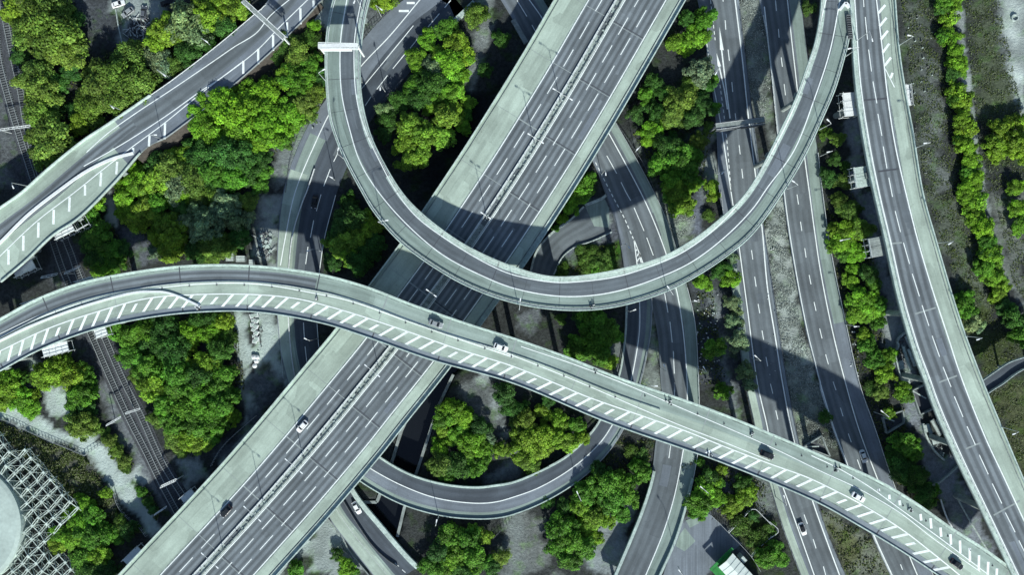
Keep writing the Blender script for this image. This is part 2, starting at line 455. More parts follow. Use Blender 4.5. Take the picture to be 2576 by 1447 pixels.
sdU = T('01', '0,950 280,800 600,680 980,600 1400,548 1929,548') + T('11', '480,610 830,705 1180,840 1640,1000 1929,1090') + \
      T('21', '400,1230 800,1390') + T('22', '1300,130 1600,240 1929,375') + T('32', '400,540 830,730 1100,890 1370,1080 1650,1260 1900,1447')
sdL = T('01', '0,1350 300,1190 700,1040 1100,950 1500,905 1929,905') + T('11', '500,990 820,1090 1300,1260 1929,1440') + \
      T('22', '700,300 1300,510 1500,580 1929,750') + T('32', '400,920 700,1090 1000,1270 1260,1447')
sdL[-1] = T1('32', 1268, 1447)
sd = Road(ext(sdU, E, 230), ext(sdL, E, 230), [(0, 14), (.14, 15.5), (.38, 18), (.84, 17.6), (.92, 16.0), (1, 14.2)])

tlU = [(645.3 + 170 * TS, -40)] + T('00', '1985,50 1929,95 1650,330 1300,600 1150,705 800,945 640,1050 350,1285 170,1447') + T('01', '0,120')
tlL = [(645.3 + 520 * TS, -10)] + T('10', '345,165 0,495') + T('00', '1600,775 1340,975 1250,1040 1110,1110 860,1385') + T('01', '600,195 400,330 200,520 0,690')
tl = Road(ext(tlU, 60, E), ext(tlL, 60, E), [(0, 1.6), (.3, 3.8), (.5, 5.5), (.62, 6.8), (.75, 8), (1, 8.5)])

lgL = T('10', '1250,-80 1060,30 800,300 560,690 380,960 200,1447') + T('11', '150,550 140,760 155,940 180,1200 240,1447') + T('12', '300,250 420,650 545,1015 700,1230 870,1447')
lgR = T('10', '1700,-80 1475,160 1110,595 850,925 670,1280 605,1447') + T('11', '510,350 470,605 440,800 455,990 470,1180 520,1447') + T('12', '580,350 680,640 740,800 960,1080 1200,1350 1320,1447')
lg = Road(ext(lgL, 60, 60), ext(lgR, 60, 60), [(0, .15), (.6, .15), (.8, 1.0), (1, 1.2)])

r1L = T('20', '1380,-40 1425,200 1480,560 1520,860 1535,1100 1550,1447') + T('21', '1575,150 1600,420 1640,710 1680,980 1715,1250') + T('22', '1755,60 1810,310') + T('32', '-60,560 15,780 115,1100 245,1447')
r1R = T('20', '1695,-40 1745,400 1800,850 1850,1240') + T('31', '-40,160 0,450 60,850 110,1200 150,1447') + T('32', '240,460 380,920 470,1180 585,1447')
r1 = Road(ext(r1L, 60, 60), ext(r1R, 60, 60), [(0, .3), (1, .3)])
r2L = T('30', '-70,-40 0,330 70,985') + T('31', '115,0 170,400 290,1050 390,1447') + T('32', '380,0 480,330 585,610 780,1140 920,1447')
r2R = T('30', '245,-40 300,420 330,700 365,1030 410,1447') + T('31', '480,480 580,960 690,1447') + T('32', '790,300 960,800 1110,1150 1240,1447')
r2 = Road(ext(r2L, 60, 60), ext(r2R, 60, 60), [(0, .3), (1, .3)])

mrL = T('20', '-90,0 0,150 95,330 300,690 600,1215 690,1447') + T('21', '760,200 800,370 832,570 850,720 848,880')
mrR = T('20', '205,-40 330,170 500,480 770,920 1060,1447') + T('21', '1150,200 1225,420 1300,690 1320,800')
# right branch carries on, left branch becomes the loop
mr = Road(ext(mrL + T('21', '1065,950 1090,1110 1110,1447') [0:0] , 90, 0), ext(mrR, 90, 0), [(0, .3), (1, .3)])
mbL = T('21', '960,620 1005,740 1048,880 1090,1100 1112,1447') + T('22', '1118,60 1110,260 1075,435 1040,700 960,960 880,1160 757,1447')
mbR = T('21', '1278,610 1330,800 1370,1000 1395,1447') + T('22', '1400,160 1400,350 1385,550 1320,870 1220,1200 1110,1447')
mb_ = Road(ext(mbL, 0, 90), ext(mbR, 0, 90), [(0, .32), (.55, .4), (.75, 2.5), (1, 5)])
loL = T('21', '828,560 848,760 845,900 835,1100 790,1380') + T('22', '730,70 645,285 560,400 400,550 200,660 0,742') + T('12', '1800,765 1650,780 1400,755 1150,680 940,560 760,420')
loR = T('21', '1010,640 1045,800 1043,950 1030,1100 960,1430') + T('22', '910,150 832,350 700,545 500,735 250,892 0,995') + T('12', '1800,1022 1650,1028 1400,1005 1100,920 850,790 640,640')
lo = Road(loL, loR, [(0, .34), (.35, .6), (.6, 3.2), (1, 3.4)])

# ------------------------------------------------------------------ the ground
def inside(poly, X, Y):
    c = np.zeros(X.shape, bool); n = len(poly)
    for i in range(n):
        x0, y0 = poly[i]; x1, y1 = poly[(i + 1) % n]
        k = ((y0 > Y) != (y1 > Y)) & (X < (x1 - x0) * (Y - y0) / ((y1 - y0) if abs(y1 - y0) > 1e-9 else 1e-9) + x0)
        c ^= k
    return c
def sdist(poly, X, Y):
    d = np.full(X.shape, 1e9); n = len(poly)
    for i in range(n):
        x0, y0 = poly[i]; x1, y1 = poly[(i + 1) % n]; dx, dy = x1 - x0, y1 - y0
        t = np.clip(((X - x0) * dx + (Y - y0) * dy) / max(1e-9, dx * dx + dy * dy), 0, 1)
        d = np.minimum(d, np.hypot(X - x0 - t * dx, Y - y0 - t * dy))
    return np.where(inside(poly, X, Y), d, -d)
def wp(P): return [W(p, 0) for p in P]
def band(P, wd_px):
    Q = spline(P, 12.0); t = np.gradient(Q, axis=0); t /= np.linalg.norm(t, axis=1)[:, None]
    n = np.stack([t[:, 1], -t[:, 0]], 1) * wd_px / 2
    return [tuple(p) for p in np.vstack([Q + n, (Q - n)[::-1]])]
SCRUB = (.030, .036, .034); DIRT = (.085, .10, .105); GREY = (.14, .165, .165); PALE = (.38, .47, .43); HAY = (.27, .32, .285)
GRASS = (.045, .085, .018); TARMAC = (.075, .088, .10); DARK = (.014, .017, .018); OLIVE = (.07, .085, .03)
PATCH = [  # polygon, colour, edge softness in metres, strength
 (T('30', '1700,-60 1990,-60 1990,620 1880,650 1800,560 1740,300'), (.25, .30, .28), 6, .95),
 (T('30', '1560,-60 1700,-60 1760,400 1900,820 1990,1200 1700,1150 1560,700'), (.065, .085, .05), 5, .85),
 (T('30', '1780,0 1850,0 1890,420 1929,640 1929,850 1860,640 1800,300'), (.42, .50, .46), 4, .85),
 (T('30', '1000,0 1180,0 1240,420 1300,900 1330,1447 1180,1447 1100,900 1020,400'), (.065, .082, .065), 4, .9),
 (T('31', '1200,0 1450,0 1640,700 1700,860 1500,820 1380,560 1260,200'), (.08, .10, .075), 4, .9),
 (T('30', '1160,420 1300,500 1330,1100 1390,1447 1250,1447 1180,900'), (.105, .125, .115), 3, .8),
 (T('31', '1400,700 1560,780 1760,1100 1900,1250 1820,1350 1640,1330 1500,1060'), (.045, .065, .02), 4, .9),
 (T('32', '1620,0 1990,0 1990,900 1850,600 1720,250'), (.055, .068, .03), 3, .9),
 (band(T('30', '1430,-40 1460,300 1500,560 1530,800 1560,1100 1620,1447') + T('31', '1680,200 1760,450 1840,700 1929,860'), 14), (.24, .285, .27), 1.2, .95),
 (T('31', '1640,0 1929,0 1929,860 1840,700 1720,330'), (.12, .14, .12), 4, .9),
 (T('20', '1700,-40 1865,-40 1929,500 1929,850 1860,900 1780,700'), (.20, .24, .21), 2.5, .95),
 (T('30', '-70,0 0,500 40,980 70,1100 -10,1000'), (.16, .19, .17), 2, .9),
 (T('31', '-30,230 110,20 170,500 250,1000 380,1447 130,1447 60,850'), HAY, 2.0, 1),
 (T('31', '0,260 140,330 190,560 60,520'), (.33, .38, .34), 3, .7),
 (T('31', '60,900 260,950 330,1200 120,1200'), (.30, .35, .32), 3, .5),
 (T('32', '150,0 390,0 470,300 430,420 240,460'), (.20, .24, .20), 3, .9),
 (T('32', '240,330 500,300 560,520 400,560'), (.05, .06, .05), 3, .9),
 (T('32', '390,930 780,1150 930,1447 590,1447'), (.12, .14, .105), 2, .95),
 (T('32', '480,1100 640,1050 700,1330 560,1400'), (.075, .09, .03), 3, .7),
 (T('31', '640,0 800,-40 860,330 960,700 1000,900 900,900 760,300'), (.16, .19, .205), 2, .95),
 (T('30', '570,900 680,880 760,1447 640,1447'), (.17, .20, .215), 1.5, .95),
 (T('31', '860,900 1040,920 1130,1447 1010,1447 880,1150'), (.16, .19, .205), 2, .95),
 (T('31', '905,930 950,940 975,1080 920,1190 860,1060'), (.26, .31, .30), 1.5, .9),
 (T('32', '960,-20 1100,60 1240,500 1400,560 1600,1000 1750,1447 1400,1100 1280,800 1180,640 1160,430 1010,250'), (.17, .20, .22), 2, .95),
 (T('21', '1020,-20 1100,0 1380,180 1400,330 1230,400 1130,150'), (.20, .24, .21), 2.5, .95),
 (band(T('21', '1400,-40 1390,150 1370,330'), 22), (.105, .125, .15), 1.0, 1),
 (T('20', '880,1000 960,1180 1080,1447 1110,1447 1000,1200'), (.12, .14, .13), 2, .9),
 (band(T('20', '1320,1000 1360,1100 1390,1447'), 15), (.10, .12, .13), 1.5, .9),
 (T('20', '1420,960 1520,1000 1545,1447 1450,1447 1400,1120'), (.20, .24, .22), 3, .9),
 (T('21', '1300,700 1480,560 1600,720 1700,1100 1760,1447 1400,1447 1370,1000'), (.052, .062, .068), 3, 1),
 (band(T('21', '1470,690 1540,950 1600,1250 1620,1447') + T('22', '1640,120 1690,300'), 16), (.155, .185, .185), 2, .9),
 (T('21', '1030,960 1060,940 1110,1400 1120,1600 930,1600 1000,1250'), (.15, .18, .16), 1.5, .95),
 (T('21', '520,40 700,30 760,200 800,350 620,420 540,500 400,540 300,650 130,620 190,450 330,300'), (.085, .10, .115), 1, 1),
 (T('21', '540,110 700,90 720,260 600,260'), (.28, .34, .32), 1.5, .85),
 (T('21', '400,530 560,400 780,380 820,600 780,640 330,640'), (.035, .085, .012), 3, .95),
 (T('21', '430,500 480,480 470,640 420,640'), (.13, .15, .14), 1.5, .8),
 (T('21', '60,900 200,880 180,1120 60,1080'), (.11, .13, .135), 2, .9),
 (T('21', '760,1130 830,1120 800,1390 700,1300'), (.16, .19, .18), 2, .9),
 (T('12', '1520,0 1830,-20 1860,200 1900,400 1700,280 1580,150'), (.11, .13, .125), 4, .9),
 (band(T('12', '1690,-60 1760,80 1800,200 1860,320 1890,420'), 16), (.25, .30, .29), 2, .9),
 (T('12', '1740,700 1929,560 1990,500 1990,720 1750,760'), (.14, .165, .165), 2, .9),
 (T('10', '430,-60 640,-60 600,300 525,270 520,180 420,170 380,90'), (.33, .40, .375), 1.5, 1),
 (T('10', '830,-60 1090,-40 1060,60 800,290'), (.085, .10, .10), 1.5, .9),
 (T('10', '1660,-60 1780,-60 1790,170 1700,420 1640,700 1560,900 1600,500 1660,250'), (.17, .20, .19), 2, .8),
 (T('10', '200,1000 420,760 540,720 430,1000 240,1440 90,1447 120,1200'), (.15, .18, .175), 3, .9),
 (T('11', '0,0 180,0 170,300 150,560 0,560'), (.26, .31, .29), 2.5, .9),
 (T('11', '0,900 160,900 200,1200 270,1447 0,1447'), (.33, .41, .375), 2, .95),
 (T('11', '30,1280 110,1290 100,1400 20,1420'), (.06, .075, .05), 1.5, .95),
 (band(T('01', '1790,880 1810,1050 1840,1250 1860,1447') + T('02', '1880,100 1900,220 1860,380 1740,520 1640,640'), 28), (.36, .45, .41), 1.5, 1),
 (T('12', '-60,-60 260,-60 60,210 -60,330'), (.10, .12, .125), 3, .9),
 (T('00', '560,-40 880,-40 920,330 700,360 600,200'), (.05, .06, .065), 4, .9),
 (T('00', '800,-40 1360,-40 1180,140 1100,300 930,330 880,100'), (.23, .28, .265), 2.5, .9),
 (T('00', '960,120 1110,110 1130,280 960,300'), (.03, .036, .04), 2, .95),
 (T('00', '-40,-40 60,-40 180,500 260,1100 300,1320 200,1447 -60,1447'), (.045, .053, .058), 3, 1),
 (T('00', '-40,560 30,600 120,1447 -40,1447'), (.09, .105, .105), 3, .8),
 (T('00', '660,930 820,880 700,1040 650,1010'), (.16, .19, .19), 1.5, .9),
 (T('01', '330,330 540,330 640,560 760,900 960,1447 700,1447 520,1000 380,700'), (.052, .06, .065), 3, 1),
 (T('01', '860,260 1100,310 1200,520 980,560 1000,420'), (.085, .10, .11), 2, .95),
 (band(T('01', '790,10 830,80 850,160 850,250'), 21), (.34, .41, .385), .8, 1),
 (T('01', '200,1230 300,1290 300,1447 240,1447'), (.22, .27, .25), 2, .9),
 (T('02', '290,-20 500,60 530,240 400,290 330,130'), (.37, .46, .42), 2, .95),
 (T('02', '-60,165 90,165 300,260 500,370 700,370 790,470 940,690 1100,900 1180,1080 1210,1100 1130,1180 1080,1060 900,870 780,740 660,545 500,510 280,400 60,290 -60,270'), (.38, .47, .43), 1.5, 1),
 (T('02', '940,690 1080,580 1140,740 1080,780 1010,740'), (.32, .385, .36), 1.5, .95),
 (T('02', '730,0 860,0 1110,560 1250,900 1330,1000 1180,900 1040,640 900,420'), (.12, .14, .145), 2, .9),
 (T('02', '1320,590 1500,570 1530,700 1400,830'), (.22, .27, .26), 2, .9),
 (T('02', '1580,540 1929,250 1929,320 1620,660'), (.07, .085, .095), 2, .95),
 (T('02', '-60,290 60,310 640,550 860,880 1080,1130 900,1100 560,880 400,640 0,400'), (.080, .090, .065), 3, .85),
 (T('12', '540,1020 700,1200 900,1447 400,1447 180,1447 430,1130'), (.27, .33, .31), 2, .95),
 (T('12', '220,1340 400,1330 400,1447 210,1447'), (.03, .04, .03), 2, .9),
 (T('22', '-60,950 160,960 250,1130 320,1447 -60,1447'), (.13, .15, .14), 3, .9),
 (T('22', '600,1160 900,880 940,940 760,1447 540,1447'), (.22, .265, .265), 2, .95),
 (T('22', '1260,1050 1480,990 1620,1110 1840,1330 1640,1280 1430,1447 1120,1447 1230,1200'), (.115, .135, .15), 2, 1),
 (T('22', '1240,1140 1290,1090 1375,1195 1290,1275 1220,1230'), (.30, .365, .34), .8, .95),
 (T('22', '1610,650 1700,680 1600,950 1500,1000 1560,860'), (.085, .10, .115), 2, .9),
 (T('22', '1800,700 1990,780 1990,960 1880,1000 1790,940'), (.13, .155, .145), 3, .9),
 (T('22', '1620,1110 1800,960 1929,1060 1990,1200 1990,1447 1880,1447'), (.04, .062, .016), 2.5, .95),
 (T('12', '1900,1010 2000,1000 2000,1447 1800,1447'), (.15, .18, .17), 4, .85),
 (T('10', '1560,700 1900,560 1750,900 1350,1447 1100,1440 1250,1250'), (.010, .013, .013), 5, .9),  # cast shadow of the motorway deck, put into the ground colour
]
riverP = T('12', '1560,-420 1720,-330 1480,-60 1370,170 1230,600 1110,950 1060,1160 960,1330 640,1100 780,900 905,900 1030,560 1085,370 1290,-60')
river_w = wp(riverP)
def build_ground():
    gx = np.arange(-200, 200.1, 1.05); gy = np.arange(-125, 125.1, 1.05)
    gx = np.r_[[-6000, -2500, -1000, -500, -300, -240, -215], gx, [215, 240, 300, 500, 1000, 2500, 6000]]
    gy = np.r_[[-6000, -2500, -1000, -400, -220, -150, -135], gy, [135, 150, 220, 400, 1000, 2500, 6000]]
    X, Y = np.meshgrid(gx, gy)
    jx = RNG.normal(0, .35, X.shape); jy = RNG.normal(0, .35, X.shape)
    col = np.empty(X.shape + (3,)); col[:] = SCRUB
    # low-frequency wobble so that patch borders are never ruled lines
    wob = 1.3 * np.sin(X * .43 + 2 * np.sin(Y * .31)) + 1.0 * np.sin(Y * .57 + 1.7 * np.sin(X * .27)) + RNG.normal(0, .4, X.shape)
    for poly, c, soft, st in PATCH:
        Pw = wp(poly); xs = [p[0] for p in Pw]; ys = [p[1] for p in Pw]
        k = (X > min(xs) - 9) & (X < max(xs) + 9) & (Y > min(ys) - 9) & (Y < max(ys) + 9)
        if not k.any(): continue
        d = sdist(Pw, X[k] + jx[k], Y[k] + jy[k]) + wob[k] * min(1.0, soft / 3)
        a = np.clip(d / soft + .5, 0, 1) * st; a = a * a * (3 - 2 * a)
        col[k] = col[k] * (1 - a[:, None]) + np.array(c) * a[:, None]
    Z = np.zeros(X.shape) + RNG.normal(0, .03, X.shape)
    k = sdist(river_w, X, Y) > -.2
    Z[k] = -3.2
    ny, nx = X.shape
    idx = np.arange(nx * ny).reshape(ny, nx)
    F = np.stack([idx[:-1, :-1], idx[:-1, 1:], idx[1:, 1:], idx[1:, :-1]], -1).reshape(-1, 4)
    me = bpy.data.meshes.new('ground')
    V = np.stack([X, Y, Z], -1).reshape(-1, 3)
    me.vertices.add(len(V)); me.vertices.foreach_set('co', V.ravel())
    me.loops.add(F.size); me.loops.foreach_set('vertex_index', F.ravel())
    me.polygons.add(len(F)); me.polygons.foreach_set('loop_start', np.arange(0, F.size, 4)); me.polygons.foreach_set('loop_total', np.full(len(F), 4))
    me.update()
    ca = me.color_attributes.new('albedo', 'FLOAT_COLOR', 'POINT')
    ca.data.foreach_set('color', np.concatenate([col, np.ones(col.shape[:2] + (1,))], -1).reshape(-1).astype(np.float32))
    m = mat('soil', rough=.95); b = m.node_tree.nodes['Principled BSDF']
    at = N(m, 'ShaderNodeAttribute'); at.attribute_name = 'albedo'
    tc = N(m, 'ShaderNodeTexCoord').outputs['Object']
    c = at.outputs['Color']
    bw = N(m, 'ShaderNodeRGBToBW'); L(m, at.outputs['Color'], bw.inputs[0])
    mr = N(m, 'ShaderNodeMapRange'); L(m, bw.outputs[0], mr.inputs[0])
    for i_, v_ in ((1, .05), (2, .32), (3, 1.0), (4, .16)): mr.inputs[i_].default_value = v_
    x1 = N(m, 'ShaderNodeMix', data_type='RGBA', blend_type='MULTIPLY'); L(m, mr.outputs[0], x1.inputs[0]); L(m, c, x1.inputs[6])
    L(m, ramp_of(m, noise(m, tc, .9, 6, .75), .30, .68, .40, 1.75), x1.inputs[7]); c = x1.outputs[2]
    c = mul(m, c, ramp_of(m, noise(m, tc, .12, 5, .6), .3, .7, .7, 1.3))
    gr = N(m, 'ShaderNodeRGB'); gr.outputs[0].default_value = (.8, 1.25, .45, 1)
    mx = N(m, 'ShaderNodeMix', data_type='RGBA', blend_type='MULTIPLY'); mf = N(m, 'ShaderNodeMath', operation='MULTIPLY')
    L(m, ramp_of(m, noise(m, tc, .21, 3, .6), .52, .66, 0, .8), mf.inputs[0]); L(m, mr.outputs[0], mf.inputs[1]); L(m, mf.outputs[0], mx.inputs[0]); L(m, c, mx.inputs[6]); L(m, gr.outputs[0], mx.inputs[7])
    L(m, mx.outputs[2], b.inputs['Base Color'])
    bp = N(m, 'ShaderNodeBump'); bp.inputs['Strength'].default_value = .7; bp.inputs['Distance'].default_value = .5
    L(m, noise(m, tc, 1.4, 6, .7), bp.inputs['Height']); L(m, bp.outputs[0], b.inputs['Normal'])
    me.materials.append(m)
    o = bpy.data.objects.new('ground', me); COL.objects.link(o); struct(o)
    return o
build_ground()
mb = MB(); mb.face([(x, y, -2.2) for x, y in river_w], 'water'); struct(mb.build('river_water'))
mb = MB()
rw = river_w
for seg in (rw[2:7], rw[9:]):
    for a, b in zip(seg[:-1], seg[1:]): mb.beam((*a, -1.5), (*b, -1.5), .9, 'fascia', 3.7)
t_ = mb.build('river_wall'); tag(t_, 'stained concrete walls lining the dark river channel', 'retaining wall')

# ------------------------------------------------------------------ elevated roads
def lane_paint(parent, fn, name='lane_markings'):
    mb = MB(); fn(mb); return mb.build(name, parent)
def sub(rd, t0, t1, u0, u1, k, dz=.006, lanes=1.0, mb=None):
    for i in range(int(t0 * (rd.n - 1)), int(t1 * (rd.n - 1))):
        mb.face([rd.P(i, u0, dz), rd.P(i + 1, u0, dz), rd.P(i + 1, u1, dz), rd.P(i, u1, dz)][::-1], k,
                [(0, rd.s[i]), (0, rd.s[i + 1]), (lanes, rd.s[i + 1]), (lanes, rd.s[i])][::-1])
def rail(mb, rd, u, off, z, k='steel', post=3.0, ht=.8, t0=0., t1=1., th=.10, wd=.12):
    """crash barrier: posts and one rail"""
    d0, d1 = t0 * rd.len, t1 * rd.len; n = max(2, int((d1 - d0) / post)); prev = None
    for x in np.linspace(d0, d1, n):
        a = rd.at(x, u); b = rd.at(x, .5)
        v = (b - a); v[2] = 0; v /= max(1e-6, np.linalg.norm(v)); p = a + v * off
        mb.box((p[0], p[1], p[2] + z + ht / 2), (.12, .12, ht), k)
        q = (p[0], p[1], p[2] + z + ht - .1)
        if prev is not None: mb.beam(prev, q, wd, k, .28)
        prev = q

# --- motorway viaduct
v = empty('motorway_viaduct', W3((1000, 740), 0))
v.location = (0, 0, 0)
tag(v, 'broad light grey motorway viaduct running corner to corner under the two curved decks', 'viaduct')
mb = MB()
m6.surface(mb, [(0, .262, 'concrete_shoulder', 2), (.262, .468, 'asphalt_deck', 2), (.468, .534, 'median', 1),
                (.534, .847, 'asphalt_deck', 3), (.847, .955, 'concrete_shoulder', 1), (.955, 1, 'parapet', 1)])
m6.slab(mb, 1.5); DK = mb
mb = MB(); m6.wall(mb, 0, .35, .8, 'parapet'); mb.build('parapet', v)
mb = MB(); m6.wall(mb, 1, .35, .8, 'parapet'); mb.build('parapet', v)
mb = MB(); m6.wall(mb, .035, .12, .25, 'fascia'); m6.wall(mb, .955, .12, .25, 'fascia'); mb.build('kerb', v)
def f(mb):
    for u, wd in ((.262, .24), (.464, .2), (.538, .2), (.847, .24)): m6.uline(mb, u, wd)
    m6.uline(mb, .955, .12, 'worn_paint')
    for u in (.036, .253, .857, .948): m6.uline(mb, u, .28, 'grime', dz=.024)
    per = 9.93
    m6.uline(mb, .362, .2, dash=(6.1, per, 3.5)); m6.uline(mb, .637, .2, dash=(6.1, per, 6.3)); m6.uline(mb, .742, .2, dash=(6.1, per, 1.5))
f(DK)
mb = DK
for d in np.arange(8, m6.len, 20.6):
    m6.cross(mb, d, .01, .262, .10, 'joint_light'); m6.cross(mb, d, .268, .46, .22 if int(d) % 2 else .4, 'joint_light'); m6.cross(mb, d, .54, .842, .3, 'joint'); m6.cross(mb, d + .5, .54, .842, .18, 'joint_light')
DK.build('deck', v)
# central barriers: two rails on posts, drums and cabinets between them
mb = MB()
for u in (.474, .528):
    prev = None
    for x in np.arange(0, m6.len, 3.2):
        p = m6.at(x, u); mb.box((p[0], p[1], p[2] + .35), (.12, .12, .7), 'steel'); q = (p[0], p[1], p[2] + .62)
        if prev: mb.beam(prev, q, .16, 'white_steel', .3)
        prev = q
mb.build('central_barrier', v)
mb = MB()
for x in np.arange(1, m6.len, 2.1):
    p = m6.at(x + random.uniform(-.4, .4), random.uniform(.488, .514))
    if random.random() < .6: mb.tube((p[0], p[1], p[2]), (p[0], p[1], p[2] + .3), random.uniform(.12, .3), random.choice(['dark_steel', 'stone', 'fascia']), n=8)
    else: mb.box((p[0], p[1], p[2] + .15), (random.uniform(.3, .8), random.uniform(.3, .6), .3), random.choice(['stone', 'fascia', 'dark_steel']), random.uniform(0, 3))
mb.build('drain_covers', v)
build_piers(v, m6, np.arange(12, m6.len, 20.6), 1.5, us=(.1, .9), r=.7)

# --- right-hand viaduct
v = empty('curving_viaduct'); tag(v, 'tall viaduct with two lanes and a pale hard shoulder along the right side', 'viaduct')
mb = MB()
rv.surface(mb, [(0, .125, 'parapet', 1), (.125, .665, 'asphalt_deck', 2), (.665, 1, 'concrete_shoulder', 1.5)])
rv.slab(mb, 1.4); DK = mb
for u in (0, 1):
    mb = MB(); rv.wall(mb, u, .35, .7, 'parapet', t0=.0, t1=1); mb.build('parapet', v)
mb = MB(); rv.wall(mb, .94, .12, .2, 'fascia'); mb.build('kerb', v); mb = MB(); rail(mb, rv, .085, 0, 0, 'white_steel', 2.4, .7, t0=.22); mb.build('safety_barrier', v)
def f(mb):
    for u in (.118, .675, .93): rv.uline(mb, u, .28, 'grime', dz=.026)
    rv.uline(mb, .127, .25); rv.trace(mb, ext(T('30', '820,0 845,210 870,420 905,740 960,1090 1040,1447') + T('31', '1130,360 1230,700 1345,1050 1460,1400') + T('32', '1640,420 1780,720 1929,1040'), 60, 60), .28)
    dashes(rv, mb, '30', '720,-40 725,50;735,125 752,295;760,370 782,535;793,610 822,775;830,855 860,1020;870,1100 898,1265;912,1335 940,1480', .2)
    dashes(rv, mb, '31', '960,140 1000,298;1022,378 1068,538;1088,612 1142,782;1162,850 1214,1005;1238,1080 1294,1238;1320,1315 1380,1465', .2)
    dashes(rv, mb, '32', '1405,105 1470,260;1500,330 1563,470;1592,545 1660,692;1690,762 1762,912;1788,980 1862,1128;1890,1190 1960,1330', .2)
    for q in ('885,35 835,95', '895,130 842,195', '905,228 852,295', '915,325 866,393', '928,430 880,492', '940,545 925,585'):
        rv.trace(mb, T('30', q), .62, 'paint', dz=.045)
    rv.trace(mb, T('30', '885,515 955,655'), .22); rv.trace(mb, T('30', '918,-20 935,400 960,620'), .08, 'joint')
f(DK)
mb = DK
for cr, q in (('30', '725,752 905,738'), ('30', '830,1290 985,1270'), ('31', '930,385 1010,378'), ('31', '1110,915 1265,868'), ('31', '1290,1430 1425,1380'), ('32', '1490,500 1600,455'), ('32', '1700,1000 1900,890')):
    rv.trace(mb, T(cr, q), .5, 'joint_light' if cr != '30' else 'joint', dz=.022)
DK.build('deck', v)
RVP = [('30', 515, 880), ('30', 590, 1380), ('31', 870, 905), ('31', 1010, 1368), ('32', 1225, 405), ('32', 1415, 850), ('31', 745, 400)]
for cr, x, y in RVP:
    bx, by = W(T1(cr, x, y), 0)
    i = np.argmin(((rv.c - np.array((bx, by))) ** 2).sum(1))
    nrm = rv.r[i] - rv.l[i]; wd = np.linalg.norm(nrm); nrm /= wd
    mb = MB(); c = rv.c[i]; z = 17 - 1.4
    # keep the left column where the survey saw its foot, the other under the deck's far side
    off = np.dot(np.array((bx, by)) - rv.c[i], nrm)
    lft = min(-wd * .3, off)
    for o_ in (lft, wd * .3):
        q = c + nrm * o_; mb.tube((q[0], q[1], -.3), (q[0], q[1], z - .8), .95, 'fascia', n=16)
    a = c + nrm * (lft - .9); b = c + nrm * wd * .45
    mb.beam((*a, z - .62), (*b, z - .62), 1.7, 'fascia', 1.2)
    mb.build('pier', v)

# --- the long curving slip deck
v = empty('curved_slip_viaduct'); tag(v, 'U-shaped single-lane slip road deck sweeping over the motorway', 'viaduct')
mb = MB()
ur.surface(mb, [(0, .07, 'parapet', 1), (.07, .43, 'concrete_grey', 1.5), (.43, .825, 'asphalt_ramp', 1.5), (.825, 1, 'parapet', 1)])
ur.slab(mb, 1.3); DK = mb
mb = MB(); ur.wall(mb, 0, .3, .4, 'parapet', t0=0, t1=.945); mb.build('parapet', v)
mb = MB(); ur.wall(mb, 1, .35, .7, 'parapet'); mb.build('parapet', v)
mb = MB(); rail(mb, ur, .94, 0, 0, 'white_steel', 2.4, .6); mb.build('safety_barrier', v); mb = MB(); rail(mb, ur, 0, .75, 0, 'white_steel', 2.4, .6, t1=.94); mb.build('safety_barrier', v)
def f(mb):
    ur.trace(mb, ext(T('10', '690,-60 640,230 628,400 640,700 700,970 780,1220 920,1447') + T('11', '1140,250 1400,470 1700,630 1929,720') +
                     T('21', '300,778 550,780 800,740 1100,640 1350,520 1600,330 1800,125') + T('30', '0,1410 200,1130 350,750 470,380 545,0'), 30, 30), .26)
    ur.trace(mb, ext(T('10', '800,-60 745,230 733,400 750,720 810,960 920,1200 1055,1447') + T('11', '1210,190 1500,400 1760,550 1929,620') +
                     T('21', '300,676 500,672 800,630 1100,530 1260,460 1500,290 1740,30') + T('30', '130,960 290,560 390,200 440,0'), 30, 30), .24)
f(DK)
mb = DK
for d in np.arange(14, ur.len, 20.5):
    ur.cross(mb, d, .08, .43, .12, 'joint'); ur.cross(mb, d, .44, .82, .2, 'joint'); ur.cross(mb, d, .83, .97, .5, 'median')
    ur.cross(mb, d + 10, .08, .82, .1, 'joint')
DK.build('deck', v)
build_piers(v, ur, [d for d in np.arange(14, ur.len - 30, 20.5) if not (m6.c is None)], 1.3, us=(.22, .78), r=.75)
V_UR = v

# --- striped deck
v = empty('striped_slip_viaduct'); tag(v, 'long pale slip road deck with diagonal white hatching crossing the whole scene', 'viaduct')
mb = MB()
sd.surface(mb, [(0, .06, 'parapet', 1), (.06, .37, 'concrete_lane', 1), (.37, .86, 'concrete_shoulder', 2), (.86, .965, 'gutter_and_shade', 1), (.965, 1, 'parapet', 1)])  # grey strip near the lower edge: gutter plus parapet shadow put into its colour
sub(sd, .0, .31, .12, .35, 'asphalt_deck', mb=mb); sub(sd, .31, .36, .14, .34, 'concrete_grey', mb=mb); sd.slab(mb, 1.4); DK = mb
for u in (0, 1):
    mb = MB(); sd.wall(mb, u, .34, .7 if u == 0 else .42, 'parapet'); mb.build('parapet', v)
Sline = ext(T('01', '0,1195 350,1030 760,890 1100,800 1450,770 1929,770') + T('11', '300,800 620,880 1100,1035 1500,1175 1929,1310') +
            T('21', '340,1447') + T('22', '560,108 1000,262 1300,367 1600,487 1929,612') + T('32', '300,715 500,810 700,915 1000,1100 1260,1300 1440,1447'), 60, 40)
Sline = [p for p in Sline]
U1 = ext(T('01', '0,1065 300,925 700,790 1100,715 1500,672 1929,672') + T('11', '400,735 700,800 1100,940 1500,1080 1929,1225'), 60, 0)
U1b = T('21', '-400,1000 60,1160 500,1310 850,1447') + T('22', '1350,230 1929,482') + T('32', '400,668 700,808 1000,985 1250,1178 1600,1425')
